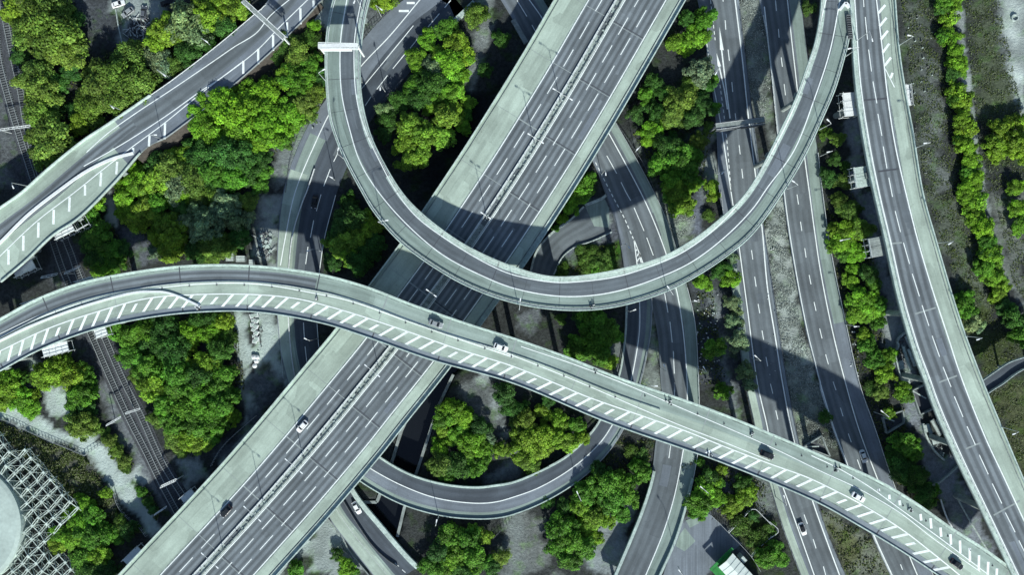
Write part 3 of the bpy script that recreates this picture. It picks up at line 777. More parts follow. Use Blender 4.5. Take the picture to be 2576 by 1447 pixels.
U2 = T('11', '1700,1150 1929,1230') + T('21', '500,1430') + T('22', '900,172 1250,320 1600,455 1929,590')
U0 = T('32', '330,550 520,640 750,775 1000,955 1300,1175 1660,1447')
def f(mb):
    for u in (.068, .855): sd.uline(mb, u, .3, 'grime', dz=.016)
    sd.trace(mb, Sline, .28); sd.trace(mb, U1, .16); sd.trace(mb, [(x + 1, y + 6) for x, y in U1], .26)
    sd.trace(mb, U1b[1:], .2); sd.trace(mb, U2, .22); sd.trace(mb, U0, .22)
    Q = spline(Sline, 2.0); P3 = np.array([(*W(p, sd.zat(p)), sd.zat(p) + .04) for p in Q])
    d = np.r_[0, np.cumsum(np.linalg.norm(np.diff(P3, axis=0), axis=1))]
    x = 3.0; k = 0
    while x < d[-1] - 2:
        i = np.searchsorted(d, x); i = min(i, len(P3) - 2); t = P3[i + 1] - P3[max(0, i - 1)]; sl_ = t[2] / np.linalg.norm(t[:2]); t[2] = 0; t /= np.linalg.norm(t)
        # strokes run back and down from the edge line, about fifty degrees off it
        nr = np.array((t[1], -t[0], 0)); a = R(49)
        v_ = -t * cos(a) + nr * sin(a); v_[2] = -sl_ * cos(a) * 1.02 + .002
        ln = 4.8 if k % 6 else 2.9
        p = P3[i] + v_ * .25 + (v_ * .9 if k % 6 == 0 else 0)
        # butt-ended parallelogram, cut parallel to the edge line
        hw = t * .36 / sin(a)
        mb.face([p - hw, p + hw, p + v_ * ln + hw, p + v_ * ln - hw][::-1], 'paint')
        x += 4.15; k += 1
    for q in ('835,800 838,822', '915,845 918,880', '992,888 996,925', '1150,990 1156,1040', '1225,1022 1232,1100', '1300,1092 1306,1162', '1375,1142 1380,1222', '1447,1190 1450,1285',
              '1520,1246 1522,1350', '1590,1300 1588,1415', '1660,1350 1655,1450', '1725,1400 1722,1470'):
        sd.trace(mb, T('32', q), .62, 'paint', dz=.045)
f(DK)
mb = DK
for d in np.arange(6, sd.len, 20.4):
    sd.cross(mb, d, .02, .36, .35, 'joint' if d < 110 else 'joint_light'); sd.cross(mb, d, .38, .85, .16, 'joint_light'); sd.cross(mb, d, .86, .96, .4, 'joint')
DK.build('deck', v)
mb = MB(); rail(mb, sd, .375, 0, 0, 'steel', 3.0, .4, t0=.0, t1=.62, th=.06, wd=.08); mb.build('safety_barrier', v)
mb = MB(); mb.box((0, 0, .02), (.55, .4, .04), 'dark_steel'); mb.tube((0, 0, .03), (0, 0, .4), .12, 'dark_steel', n=6); dc = mb.build('drain_cover', v)
for q_, x in enumerate(np.arange(20, sd.len, 8.3)):
    if q_: dc = dc.copy(); COL.objects.link(dc)
    p = sd.at(x, .43 if x < sd.len * .6 else .2); dc.location = tuple(p); dc.rotation_euler = (0, 0, random.uniform(0, 1))
build_piers(v, sd, np.arange(6, sd.len - 40, 20.4), 1.4, us=(.2, .8), r=.8)

# --- top-left road: embankment, then a viaduct over the railway
v = empty('slip_road_bridge'); tag(v, 'slip road with vertical white hatching descending to the top left embankment', 'bridge')
mb = MB()
tl.surface(mb, [(0, .20, 'shoulder_grey', 1), (.20, .56, 'asphalt_road', 1), (.56, .98, 'shoulder_grey', 1.5), (.98, 1, 'fascia', 1)])
i = int(.52 * tl.n)
tl.slab(mb, 1.2); DK = mb
# pale slab surface on the elevated half
sub(tl, .56, 1, .02, .22, 'concrete_shoulder', mb=mb); sub(tl, .53, 1, .22, .46, 'asphalt_deck', mb=mb); sub(tl, .60, 1, .47, .98, 'concrete_shoulder', mb=mb)
mb = MB(); tl.wall(mb, 0, .35, 1.1, 'parapet', t0=.46); mb.build('parapet', v)
mb = MB(); tl.wall(mb, 1, .35, .6, 'parapet', t0=.56); mb.build('parapet', v)
mb = MB(); rail(mb, tl, 0, .2, 0, 'white_steel', 2.4, .7, t0=0, t1=.46); mb.build('safety_barrier', v); mb = MB(); rail(mb, tl, 1, .1, 0, 'steel', 2.4, .5, t0=0, t1=.5); mb.build('safety_barrier', v)
def f(mb):
    tl.trace(mb, ext(T('10', '240,0 100,120 0,245') , 30, 0) + T('00', '1760,352 1640,435 1310,660 1000,865 800,1010 650,1145'), .24)
    tl.trace(mb, ext(T('10', '380,0 180,195 0,370') , 30, 0)[:-1] + T('00', '1929,380 1640,600 1530,670 1250,870 950,1065 630,1250'), .24)
    tl.trace(mb, T('00', '1820,465 1500,710 1230,930 1000,1100 780,1270 560,1447') + T('01', '280,215 0,480 -160,640'), .24)
    for q in ('428,0 430,60', '330,60 332,180', '230,165 230,280', '125,262 125,380', '13,365 13,480'): tl.trace(mb, T('10', q), .58, dz=.045)
    for q in ('1830,455 1830,555', '1242,925 1238,1045', '1125,1015 1120,1100', '1002,1110 1000,1160', '882,1215 875,1310', '762,1295 755,1400', '640,1390 640,1470'): tl.trace(mb, T('00', q), .58, dz=.045)
    for q in ('525,35 520,145', '405,130 402,240', '290,225 288,340', '177,325 175,440', '65,430 64,545'): tl.trace(mb, T('01', q), .62, dz=.045)
f(DK); DK.build('deck', v)
mb = MB()
Q = spline(T('00', '1000,1150 850,1190 650,1285 420,1447') + T('01', '200,175 0,375 -150,520'), 8)
P3 = [(*W(p, tl.zat(p) + .5), tl.zat(p)) for p in Q]
for a, b in zip(P3[:-1], P3[1:]): mb.beam((a[0], a[1], a[2] + .25), (b[0], b[1], b[2] + .25), .8, 'white_boards', .4)
mb.build('white_barrier', v)
build_piers(v, tl, np.arange(.62 * tl.len, tl.len, 19.0), 1.2, us=(.2, .8), r=.7)
mb = MB(); s_ = Road(list(map(tuple, tl.pl[:int(.6 * tl.n)])), list(map(tuple, tl.pr[:int(.6 * tl.n)])), [(0, 1.5), (.5, 3.7), (.83, 5.4), (1, 6)])
s_.skirt(mb, .8, MT['bark']); o = mb.build('earth_bank'); struct(o)

# ------------------------------------------------------------------ roads on the ground
def ground_road(name, rd, strips, lines, k='fascia', th=.35):
    mb = MB(); rd.surface(mb, strips); rd.slab(mb, th, inset=.02); o = mb.build(name); struct(o)
    mb = MB(); lines(mb); o2 = mb.build('road_markings'); struct(o2)
def f(mb):
    r1.trace(mb, ext(T('20', '1445,250 1500,600 1560,920 1600,1180 1640,1447') + T('21', '1670,200 1700,410 1760,860 1840,1447') + T('22', '1915,350') + T('32', '40,600 120,800 235,1120 350,1447'), 0, 50), .26)
    r1.trace(mb, ext(T('20', '1670,0 1725,450 1770,880 1820,1290') + T('21', '1870,240') + T('31', '0,720 60,1100 115,1447') + T('32', '200,440 345,910 430,1150 540,1447'), 50, 50), .3)
    dashes(r1, mb, '20', '1595,150 1600,220;1617,370 1627,455;1645,615 1652,690;1670,850 1676,900;1700,1090 1708,1160;1720,1270 1728,1340;1575,-40 1580,10', .2)
    dashes(r1, mb, '21', '1793,435 1803,505;1817,635 1828,710;1843,840 1855,910;1872,1040 1884,1110;1902,1240 1915,1310', .2)
    dashes(r1, mb, '32', '22,10 40,85;62,210 78,280;275,995 300,1065;343,1180 365,1250;420,1385 440,1460', .2)
    r1.trace(mb, T('20', '1485,0 1520,300'), .2, dash=(1.1, 2.0, 0)); r1.trace(mb, T('20', '1550,590 1600,980 1640,1440'), .2, dash=(1.1, 2.0, 0))
    r1.quad(mb, T('20', '1552,200 1584,375 1556,373')); r1.trace(mb, T('20', '1568,370 1600,640 1632,890'), .34)
    r1.quad(mb, T('20', '1530,398 1563,492 1553,512 1538,490')); r1.trace(mb, T('20', '1552,505 1590,680 1612,820'), .34)
ground_road('dual_carriageway_road', r1, [(0, .24, 'shoulder_grey', 1), (.24, .93, 'asphalt_road', 2), (.93, 1, 'gutter_and_shade', 1)], f)
mb = MB(); sub(r1, .40, 1, 0.01, .20, 'concrete_shoulder', mb=mb, dz=.005); struct(mb.build('hard_shoulder'))
def f(mb):
    r2.trace(mb, ext(T('30', '5,315 40,640 75,985') + T('31', '125,0 180,400 300,1050 400,1447') + T('32', '395,0 495,330 597,610 800,1150 935,1447'), 90, 50), .3)
    r2.trace(mb, ext(T('30', '150,0 182,300 222,650 280,1190 315,1447') + T('31', '355,300 400,600 490,1050 590,1447') + T('32', '690,360 825,720 1080,1340 1125,1447'), 50, 50), .26)
    dashes(r2, mb, '30', '60,0 67,80;82,215 87,280;103,430 112,500;125,630 135,715', .2)
    dashes(r2, mb, '31', '222,15 233,90;248,220 258,290;280,420 290,490;313,622 327,692;350,825 365,892;392,1025 410,1100;437,1220 458,1295;493,1425 515,1490', .2)
    dashes(r2, mb, '32', '548,190 568,255;607,385 630,450;675,580 700,650;1000,1370 1015,1410', .2)
ground_road('dual_carriageway_road', r2, [(0, .06, 'gutter_and_shade', 1), (.06, .70, 'asphalt_road', 2), (.70, 1, 'shoulder_grey', 1)], f)
mb = MB(); sub(r2, .02, .56, .72, .99, 'concrete_grey', mb=mb, dz=.005); struct(mb.build('hard_shoulder'))
def f(mb):
    mr.trace(mb, ext(T('20', '125,0 220,135 470,560 725,1010 960,1447') + T('21', '1060,220 1150,460 1225,720'), 60, 0), .26)
    dashes(mr, mb, '20', '30,0 105,122;142,185 200,290;705,1170 780,1305;812,1370 850,1447', .2)
    dashes(mr, mb, '21', '850,0 885,62;910,115 985,290;1005,340 1055,475', .2)
    mr.trace(mb, T('20', '620,1220 690,1360 735,1447') + T('21', '760,50 830,180 905,350'), .22, dash=(1.1, 1.9, 0))
    mr.trace(mb, T('21', '910,360 935,560'), .24); mr.trace(mb, T('21', '912,360 980,540'), .24)
    for q in ('925,440 935,425', '935,480 948,450 958,490', '935,520 950,490 965,530'): mr.trace(mb, T('21', q), .3)
ground_road('slip_road', mr, [(0, .10, 'shoulder_grey', 1), (.10, .80, 'asphalt_road', 2), (.80, 1, 'concrete_grey', 1)], f)
def f(mb):
    mb_.trace(mb, T('21', '1180,600 1225,720 1280,1050 1310,1447') + T('22', '1310,130 1305,320 1280,510 1215,850 1130,1130 1000,1447 960,1540'), .26)
    dashes(mb_, mb, '21', '1140,760 1165,905;1180,975 1197,1130;1205,1195 1213,1365;1215,1430 1216,1500', .2)
    dashes(mb_, mb, '22', '1214,0 1214,100;1185,475 1172,570', .2)
ground_road('slip_road', mb_, [(0, .68, 'asphalt_road', 2), (.68, 1, 'concrete_grey', 1)], f, th=.8)
mb = MB(); mb_.wall(mb, 0, .9, .9, 'parapet', t0=.60); tag(mb.build('bridge_parapet'), 'thick pale left parapet of the slip road bridge at the bottom edge', 'parapet')
mb = MB(); mb_.wall(mb, 1, .7, .9, 'parapet', t0=.60); tag(mb.build('bridge_parapet'), 'pale right parapet of the slip road bridge at the bottom edge', 'parapet')
mb = MB()
lp2 = empty('bridge_supports'); tag(lp2, 'round concrete columns under the bottom slip road bridge', 'supports')
for x in np.arange(mb_.len * .68, mb_.len, 16):
    for u in (.2, .8):
        p = mb_.at(x, u); mb = MB(); mb.tube((p[0], p[1], -.3), (p[0], p[1], p[2] - .8), .5, 'fascia', n=10); mb.build('column', lp2)

def f(mb):
    lo.trace(mb, T('21', '952,720 952,825 950,1050 890,1410') + T('22', '850,130 750,315 650,460 450,640 200,790 0,865') + T('12', '1800,900 1650,910 1350,870 1080,770 860,650 760,580'), .24)
ground_road('loop_road', lo, [(0, .08, 'parapet', 1), (.08, .5, 'asphalt_dark', 1), (.5, .80, 'shoulder_grey', 1), (.80, .93, 'concrete_grey', 1), (.93, 1, 'gutter_and_shade', 1)], f, th=.9)
mb = MB(); lo.wall(mb, 0, .5, .7, 'parapet', t0=.52); tag(mb.build('loop_parapet'), 'pale inner parapet of the low loop road, beside its enclosed trees', 'parapet')
mb = MB(); lo.wall(mb, 1, .3, .6, 'parapet', t0=.48); tag(mb.build('loop_parapet'), 'pale outer parapet of the low loop road', 'parapet')
mb = MB()
lp = empty('loop_supports'); tag(lp, 'short round columns carrying the loop road over the river', 'supports')
for x in np.arange(lo.len * .56, lo.len, 15):
    for u in (.2, .8):
        p = lo.at(x, u); mb = MB(); mb.tube((p[0], p[1], -3.0), (p[0], p[1], p[2] - .9), .5, 'fascia', n=10); mb.build('column', lp)
def f(mb):
    lg.trace(mb, ext(T('10', '1225,0 1000,270 800,480 660,660 550,850 440,1080 290,1447'), 50, 0) + T('11', '215,350 180,550'), .26)
    lg.trace(mb, T('10', '1180,190 980,435 790,665'), .2)
    dashes(lg, mb, '10', '1460,0 1415,55;1375,100 1290,200;1240,255 1155,360;1115,405 1025,515;985,565 905,670;862,725 815,795;610,1155 580,1215;555,1270 505,1400', .2)
    dashes(lg, mb, '11', '485,15 450,140;430,210 405,340;387,410 370,540;353,980 360,1100;365,1160 380,1290', .2)
    lg.trace(mb, T('11', '595,20 510,350 472,605'), .18); lg.trace(mb, T('11', '455,990 468,1165'), .18)
    lg.trace(mb, T('11', '165,960 200,1400'), .14, 'worn_paint')
    for q in ('1130,20 1190,20', '1070,80 1145,80'): lg.trace(mb, T('10', q), .6)
    lg.trace(mb, T('12', '600,955 720,1130 980,1447'), .14, 'worn_paint'); dashes(lg, mb, '12', '1040,1360 1070,1385;1095,1410 1120,1432', .16)
ground_road('trunk_road', lg, [(0, .10, 'shoulder_grey', 1), (.10, .42, 'concrete_grey', 1), (.42, 1, 'asphalt_dark', 2)], f)
mb = MB(); sub(lg, .36, 1, .02, .36, 'concrete_shoulder', mb=mb, dz=.006); sub(lg, .02, .30, .02, .45, 'shoulder_grey', mb=mb, dz=.005); struct(mb.build('light_carriageway'))
mb = MB()
Q = spline(T('10', '440,1270 380,1447') + T('11', '355,60 280,300 247,570 240,760 245,955 265,1200 290,1380'), 8); pr = None
for p in Q:
    a = W3(p, .15); mb.box((a[0], a[1], .5), (.2, .2, .7), 'steel'); q = (a[0], a[1], .8)
    if pr: mb.beam(pr, q, .3, 'white_steel', .3)
    pr = q
tag(mb.build('crash_barrier'), 'steel crash barrier dividing the trunk road left of the motorway', 'crash barrier')
mb = MB(); lg.wall(mb, 1, 1.5, 1.0, 'parapet', t0=.80, t1=1.0); tag(mb.build('river_parapet'), 'wide pale parapet between the bottom road and the river', 'parapet')
mb = MB()
Q = spline(T('12', '655,885 760,1060 880,1230 985,1330 1060,1380'), 8); pr = None
for p in Q:
    a = W3(p, 1.1); q = (a[0], a[1], 1.55)
    if pr: mb.beam(pr, q, .25, 'dark_steel', .9)
    pr = q
tag(mb.build('crash_barrier'), 'dark barrier beside the white car on the bottom road', 'crash barrier')
rl = Road(T('21', '740,10 640,50 540,105 440,195 300,300 180,440 130,600 115,760'), T('21', '800,290 740,300 590,368 470,410 370,492 305,620 290,760'), [(0, .12), (1, .12)])
mb = MB(); rl.surface(mb, [(0, 1, 'asphalt_road', 2)]); rl.slab(mb, .25, inset=.02)
mb.face([(*W(p, .12), .15) for p in T('21', '545,112 690,50 722,120 722,265 610,255')], 'concrete_grey'); struct(mb.build('small_ramp'))
mb = MB(); mb.face([(*W(p, .06), .07) for p in T('22', '1262,1050 1480,990 1620,1115 1720,1215 1640,1280 1440,1447 1440,1600 1080,1600 1180,1300')], 'shoulder_grey')
mb.face([(*W(p, .08), .09) for p in T('22', '1250,1150 1292,1095 1372,1195 1290,1272 1222,1232')], 'concrete_grey')
mb.face([(*W(p, .08), .085) for p in T('22', '1300,1040 1370,1010 1400,1060 1330,1095')], 'concrete_grey')
struct(mb.build('yard_paving'))
# repair patches in the asphalt
rp_ = random.Random(5); mb = MB()
for rd, n_, lo_, hi_ in ((m6, 16, .28, .8), (rv, 5, .2, .55), (ur, 7, .45, .8), (r1, 7, .25, .85), (r2, 7, .1, .65), (mr, 8, .12, .75), (mb_, 5, .1, .6), (lg, 7, .45, .9)):
    for _ in range(n_):
        x = rp_.uniform(.1, .9) * rd.len; u = rp_.uniform(lo_, hi_); wd_ = np.linalg.norm(rd.at(x, 1)[:2] - rd.at(x, 0)[:2]); du = rp_.uniform(1.2, 2.8) / wd_; ln = rp_.uniform(3, 11); zz = .011 + .0004 * (len(mb.f) % 30)
        k = rp_.choice(['asphalt_road', 'asphalt_road', 'asphalt_ramp', 'shoulder_grey']); xs = np.linspace(x, x + ln, 4)
        for a, b in zip(xs[:-1], xs[1:]): mb.face([rd.at(a, u, zz), rd.at(a, u + du, zz), rd.at(b, u + du, zz), rd.at(b, u, zz)], k, [(0, 0), (.3, 0), (.3, 3), (0, 3)])
struct(mb.build('road_repair_patches'))
# verge barriers of the dual carriageways
def barrier(rd, u, t0, t1, label, k='white_steel', off=.4):
    mb = MB(); rail(mb, rd, u, off, 0, k, 3.2, .75, t0=t0, t1=t1); tag(mb.build('crash_barrier'), label, 'crash barrier', 'crash barriers beside the ground roads')
barrier(r1, 1, .05, 1, 'crash barrier on the grass side of the left dual carriageway', 'dark_steel', .2)
barrier(r2, 1, .28, 1, 'crash barrier on the outer side of the right dual carriageway', 'white_steel', .1)
barrier(r2, 0, .05, 1, 'crash barrier on the grass side of the right dual carriageway', 'white_steel', .1)
barrier(mb_, 1, .02, .6, 'barrier along the right edge of the central slip road', 'white_steel', .1)
barrier(mr, 0, .62, 1, 'barrier along the left edge of the central slip road', 'dark_steel', .1)
barrier(mr, 1, .42, 1, 'barrier on the outer edge of the slip road beside the dry verge', 'steel', .1)
barrier(lo, 1, 0, .48, 'barrier along the outer edge of the loop road', 'steel', .1)
barrier(lo, 0, .05, .50, 'barrier along the inner edge of the loop road', 'steel', .1)
barrier(r1, 0, .42, 1, 'barrier beside the light shoulder of the left dual carriageway', 'dark_steel', .1)

# ------------------------------------------------------------------ railway
ra = [(-25, -60), (-12, 60), (-3, 150), (18, 234), (45, 327), (84, 450), (142.2, 632.9), (155.3, 671), (175.2, 719.6), (231.5, 845), (277, 949.2), (321.8, 1047.1), (367.3, 1135.5), (413.4, 1230.3), (443.1, 1285.2), (520, 1425)]
rb = [(0, -60), (9, 18), (27, 114), (51, 222), (69, 324), (99, 432), (171.7, 619), (180.4, 641.5), (192.6, 678), (202, 701.4), (265, 851.3), (304.1, 942.9), (354.7, 1045.8), (408.4, 1164), (464, 1254.3), (560, 1400)]
mb = MB()
bal = band([((a[0] + b[0]) / 2, (a[1] + b[1]) / 2) for a, b in zip(spline(ra, 12)[:90:3], spline(rb, 12)[:90:3])], 50)
Qa = resample(spline(ra, 3), -120); Qb = resample(spline(rb, 3), -120)
for i in range(119):
    t = Qa[i + 1] - Qa[i]; 
    def edge(j):
        d = Qb[j] - Qa[j]; n_ = d / np.linalg.norm(d); return Qa[j] - n_ * 15, Qb[j] + n_ * 15
    (a0, b0), (a1, b1) = edge(i), edge(i + 1)
    mb.face([(*W(a0), .10), (*W(a1), .10), (*W(b1), .10), (*W(b0), .10)], 'ballast')
struct(mb.build('track_ballast'))
for nm, Qt, lb in (('left', ra, 'left-hand railway track passing under the slip roads'), ('right', rb, 'right-hand railway track passing under the slip roads')):
    tr = empty('railway_track'); tag(tr, lb, 'railway track', 'pair of railway tracks')
    Q = spline(Qt, 1.0); P3 = np.array([W(p, .25) for p in Q])
    d = np.r_[0, np.cumsum(np.linalg.norm(np.diff(P3, axis=0), axis=1))]
    t = np.gradient(P3, axis=0); t /= np.linalg.norm(t, axis=1)[:, None]; nr = np.stack([-t[:, 1], t[:, 0]], 1)
    for sg in (-1, 1):
        mb = MB(); pr = None
        for i in range(0, len(P3), 14):
            q = P3[i] + nr[i] * sg * .88; q = (q[0], q[1], .42)
            if pr: mb.beam(pr, q, .15, 'rail', .16)
            pr = q
        mb.build('rail', tr)
    mb = MB(); x = 0
    while x < d[-1]:
        i = min(np.searchsorted(d, x), len(P3) - 1)
        mb.box((P3[i][0], P3[i][1], .20), (2.7, .32, .18), 'sleeper', math.atan2(nr[i][1], nr[i][0])); x += .8
    o = mb.build('sleepers', tr); o['kind'] = 'stuff'

# ------------------------------------------------------------------ foliage
def crown_mesh(kind, seed):
    """unit crown (radius about 1, standing on z=0): leaf faces spread through a cluster of lobes"""
    rg = np.random.default_rng(seed)
    nl = {'sat': 9, 'dense': 38, 'clumpy': 42, 'loose': 38, 'bushy': 14}[kind]
    hgt = {'sat': 1.5, 'dense': 1.5, 'clumpy': 1.45, 'loose': 1.5, 'bushy': .9}[kind]
    n = {'sat': 900, 'dense': 4600, 'clumpy': 4600, 'loose': 3400, 'bushy': 1800}[kind]
    ls = {'sat': .11, 'dense': .050, 'clumpy': .054, 'loose': .056, 'bushy': .075}[kind]
    lob = [(0, 0, hgt * .5, .55, 1.0)]
    el = 1 + .22 * rg.random(); rot = rg.random() * pi
    for i in range(nl):
        a = 2.4 * i + rg.normal(0, .35); q = math.sqrt((i + .6) / nl); r = q * (.74 + .14 * sin(3 * a + seed) + rg.normal(0, .04))
        x, y = r * cos(a) * el, r * sin(a) / el; x, y = x * cos(rot) - y * sin(rot), x * sin(rot) + y * cos(rot)
        z = hgt * (.42 + .42 * math.sqrt(max(0, 1 - q * q))) + rg.normal(0, .13)
        lob.append((x, y, z, {'sat': .36, 'dense': .23, 'clumpy': .20, 'loose': .21, 'bushy': .34}[kind] * rg.uniform(.6, 1.3), rg.uniform(.55, 1.3)))
    V = np.empty((n, 4, 3)); Tn = np.empty((n, 3))
    wts = np.array([l[3] ** 2 for l in lob]); wts[0] *= .25; wts /= wts.sum(); pick = rg.choice(len(lob), n, p=wts)
    for i in range(n):
        x, y, z, r, tn = lob[pick[i]]
        d = rg.normal(size=3); d[2] = abs(d[2]) * 1.1 - .35; d /= np.linalg.norm(d)
        rr = r * (rg.uniform(.7, 1.08) if rg.random() < .85 else rg.uniform(1.0, 1.3))
        p = np.array((x, y, z)) + d * rr * np.array((1, 1, .85))
        nn = d + rg.normal(0, .42, 3); nn[2] += .35; nn /= np.linalg.norm(nn)
        a = np.cross(nn, rg.normal(size=3)); a /= np.linalg.norm(a); b = np.cross(nn, a)
        s = ls * rg.uniform(.6, 1.35); a = a * s; b = b * s * rg.uniform(.5, .9)
        V[i] = [p - a, p - b * .9, p + a, p + b]
        q = tn * rg.uniform(.5, 1.45); hue = rg.normal(0, .05)
        Tn[i] = (q * (1 + hue * 1.4), q, q * (1 - hue))
    me = bpy.data.meshes.new('crown')
    me.vertices.add(n * 4); me.vertices.foreach_set('co', V.ravel())
    me.loops.add(n * 4); me.loops.foreach_set('vertex_index', np.arange(n * 4))
    me.polygons.add(n); me.polygons.foreach_set('loop_start', np.arange(0, n * 4, 4)); me.polygons.foreach_set('loop_total', np.full(n, 4))
    me.update()
    ca = me.color_attributes.new('tone', 'FLOAT_COLOR', 'POINT')
    C = np.ones((n, 4, 4), np.float32); C[:, :, :3] = np.clip(Tn, .2, 2.2)[:, None, :]
    ca.data.foreach_set('color', C.ravel())
    me.materials.append(MT['foliage'])
    return me
def trunk_mesh(seed):
    rg = random.Random(seed); mb = MB()
    mb.tube((0, 0, 0), (0, 0, .55), .07, 'bark', .05, n=7); mb.tube((0, 0, .55), (.02, .03, 1.0), .05, 'bark', .02, n=6)
    for i in range(7):
        a = i * 2.3 + rg.random(); z = .35 + .08 * i; r = rg.uniform(.35, .6)
        mb.tube((0, 0, z), (r * cos(a), r * sin(a), z + .32), .028, 'bark', .008, n=5)
    o = mb.build('trunk'); me = o.data; bpy.data.objects.remove(o); return me
SATK = 'sat'
CR = {k: [crown_mesh(k, s * 11 + i) for i in range(n)] for s, (k, n) in enumerate((('dense', 4), ('clumpy', 4), ('loose', 4), ('bushy', 3), ('sat', 4)))}
TRK = [trunk_mesh(i) for i in range(3)]
TONE = {  # albedo, crown kinds, word, height factor
 'B': ((.158, .355, .022), 'clumpy', 'bright green', .58),
 'b': ((.095, .255, .022), 'clumpy', 'mid green', .7),
 'D': ((.052, .150, .024), 'dense', 'dark green', .7),
 'Y': ((.178, .325, .024), 'clumpy', 'yellow-green', .68),
 'l': ((.195, .370, .036), 'loose', 'lime', .75),
 'O': ((.138, .242, .034), 'dense', 'olive', .7),
 'G': ((.190, .285, .130), 'loose', 'grey-green', .7),
 'S': ((.070, .150, .020), 'bushy', 'low', .5),
}
CLUMPS = {}
def trees(place, cr, s):
    for q in s.split():
        x, y, r, t = q.split(','); CLUMPS.setdefault(place, []).append((T1(cr, float(x), float(y)), float(r) * TS, t))
P_ = 'in the top left railway wood'
trees(P_, '00', '170,40,130,Y 400,70,130,O 300,170,160,O 440,260,160,O 200,260,100,O 500,390,120,O 540,520,80,D 290,540,120,O 330,690,120,O 300,850,120,O 400,1050,150,O 370,1170,110,O 150,420,60,D 110,120,70,Y 430,620,80,D 570,150,70,D 280,1020,80,O 460,1110,80,O 380,790,80,D')
P_ = 'on the bank above the top-left road'
trees(P_, '00', '980,420,110,O 760,660,150,O 920,600,140,O 700,800,120,O 620,920,90,Y 1060,640,120,O 1170,440,90,G 1240,480,80,G 1190,330,90,Y 1250,240,120,Y 1400,190,140,G 1500,260,110,G 1560,110,120,Y 1650,50,110,Y 1780,60,100,Y 1680,190,90,D 1420,400,100,D 1320,500,70,O 1120,760,70,Y 900,760,120,O 1040,520,80,O 560,830,60,D 1560,340,70,D 1850,110,50,D 930,830,50,D')
P_ = 'in the bright grove'
trees(P_, '00', '1660,770,130,B 1780,850,150,B 1490,890,120,B 1560,990,110,B 1800,970,120,B 1860,730,105,B 1700,700,85,B 1400,890,70,b 1680,1060,90,B 1860,1060,90,B')
trees(P_, '10', '100,690,110,B 230,860,110,B 110,960,140,B 40,820,110,B 240,960,70,B 30,1080,90,B 180,1040,70,b')
P_ = 'in the mixed wood left of centre'
trees(P_, '00', '1255,1130,50,B 1200,1225,90,D 1010,1275,80,B 1360,1180,90,Y 1500,1170,110,D 1290,1270,110,O 1700,1160,110,D 1820,1190,110,D 1600,1290,110,b 1450,1340,110,O 1180,1350,110,Y 1040,1360,100,B 920,1400,60,B 1750,1340,110,b 1340,1410,100,G 1880,1290,90,D 1600,1400,80,D')
trees(P_, '10', '40,1200,80,D 60,1300,60,b 30,1400,60,b')
trees(P_, '01', '950,140,80,B 1080,130,95,Y 1030,230,85,Y 1190,70,90,b 1240,230,90,Y 1310,340,105,Y 1270,450,80,Y 1190,350,70,Y 1420,240,85,G 1560,250,120,G 1670,150,110,G 1770,210,90,G 1490,130,80,G 1710,70,90,G 1600,400,95,O 1700,420,80,O 1800,340,80,D 1870,70,70,O 1350,30,90,B 940,40,80,B 1500,30,80,O 1620,20,80,O 1140,180,60,O 1380,120,70,D 1500,360,70,D 1870,170,50,G 1480,430,80,D 1590,480,60,O 1160,450,50,G')
P_ = 'between the left viaducts'
trees(P_, '01', '700,70,85,B 700,150,80,b 760,340,100,b 680,360,80,D 850,450,85,b 780,570,85,B 930,430,60,D 720,500,80,D 860,550,70,b 640,270,60,D')
P_ = 'on the slope beside the white gantry'
trees(P_, '10', '220,570,80,Y 350,600,110,b 420,480,80,b 320,400,90,O 240,320,80,S 160,390,70,S 450,710,70,O 360,780,80,O 440,190,45,B 480,580,60,D 300,500,70,O 330,690,70,b 400,300,70,S 420,860,50,O 350,900,40,S 230,1060,50,S')
P_ = 'in the copse by the trunk road'
trees(P_, '10', '1430,220,80,b 1290,300,70,B 1500,320,100,Y 1200,450,80,B 1340,510,80,G 1480,470,110,B 1560,400,80,Y 1300,640,95,D 1190,640,80,b 1490,690,85,B 1080,760,75,D 1210,750,80,D 960,830,65,G 1590,770,55,B 1580,860,45,b 1560,950,55,B 1320,800,65,B 1430,880,95,l 1160,940,100,l 1260,1010,105,l 1400,1030,90,l 1110,1090,80,l 1150,1210,85,l 1250,1160,75,l 990,900,70,D 1640,120,75,O 1380,420,70,Y 1540,560,65,B 1410,620,65,D 1380,720,70,b 960,1010,60,D 1500,820,60,l')
trees('on the top-edge traffic island', '10', '960,25,70,Y 890,20,45,O 1020,20,40,O')
P_ = 'in the copse right of the motorway'
trees(P_, '20', '1430,150,80,b 1310,140,60,D 1210,320,65,Y 1360,290,85,B 1310,370,55,B 1400,540,105,G 1330,640,65,O 1450,650,60,D 1050,620,60,D 990,720,60,b 1250,770,100,O 1200,870,90,O 1420,780,80,D 1500,820,50,b 1340,890,80,D 1050,980,85,B 1020,1060,60,B 1160,1110,100,D 1250,1180,110,b 1100,1230,90,b 1300,1280,95,b 1180,1340,90,b 1380,1060,60,O 1200,1415,80,Y 1345,1400,55,Y 1490,1395,55,Y 1520,590,30,b 1080,850,70,D 920,860,60,D 1470,970,45,O 1130,700,60,D 1340,1160,70,b')
trees(P_, '21', '1250,50,90,Y 1300,120,60,Y 1180,30,60,b 1500,30,45,Y 1470,180,45,S')
trees('beside the small ramp', '21', '480,20,75,B 430,120,60,B 540,10,60,b 370,200,40,B 320,270,30,b')
trees('beside the small ramp', '20', '530,1400,80,b 590,1330,40,b')
P_ = 'on the right-hand hillside'
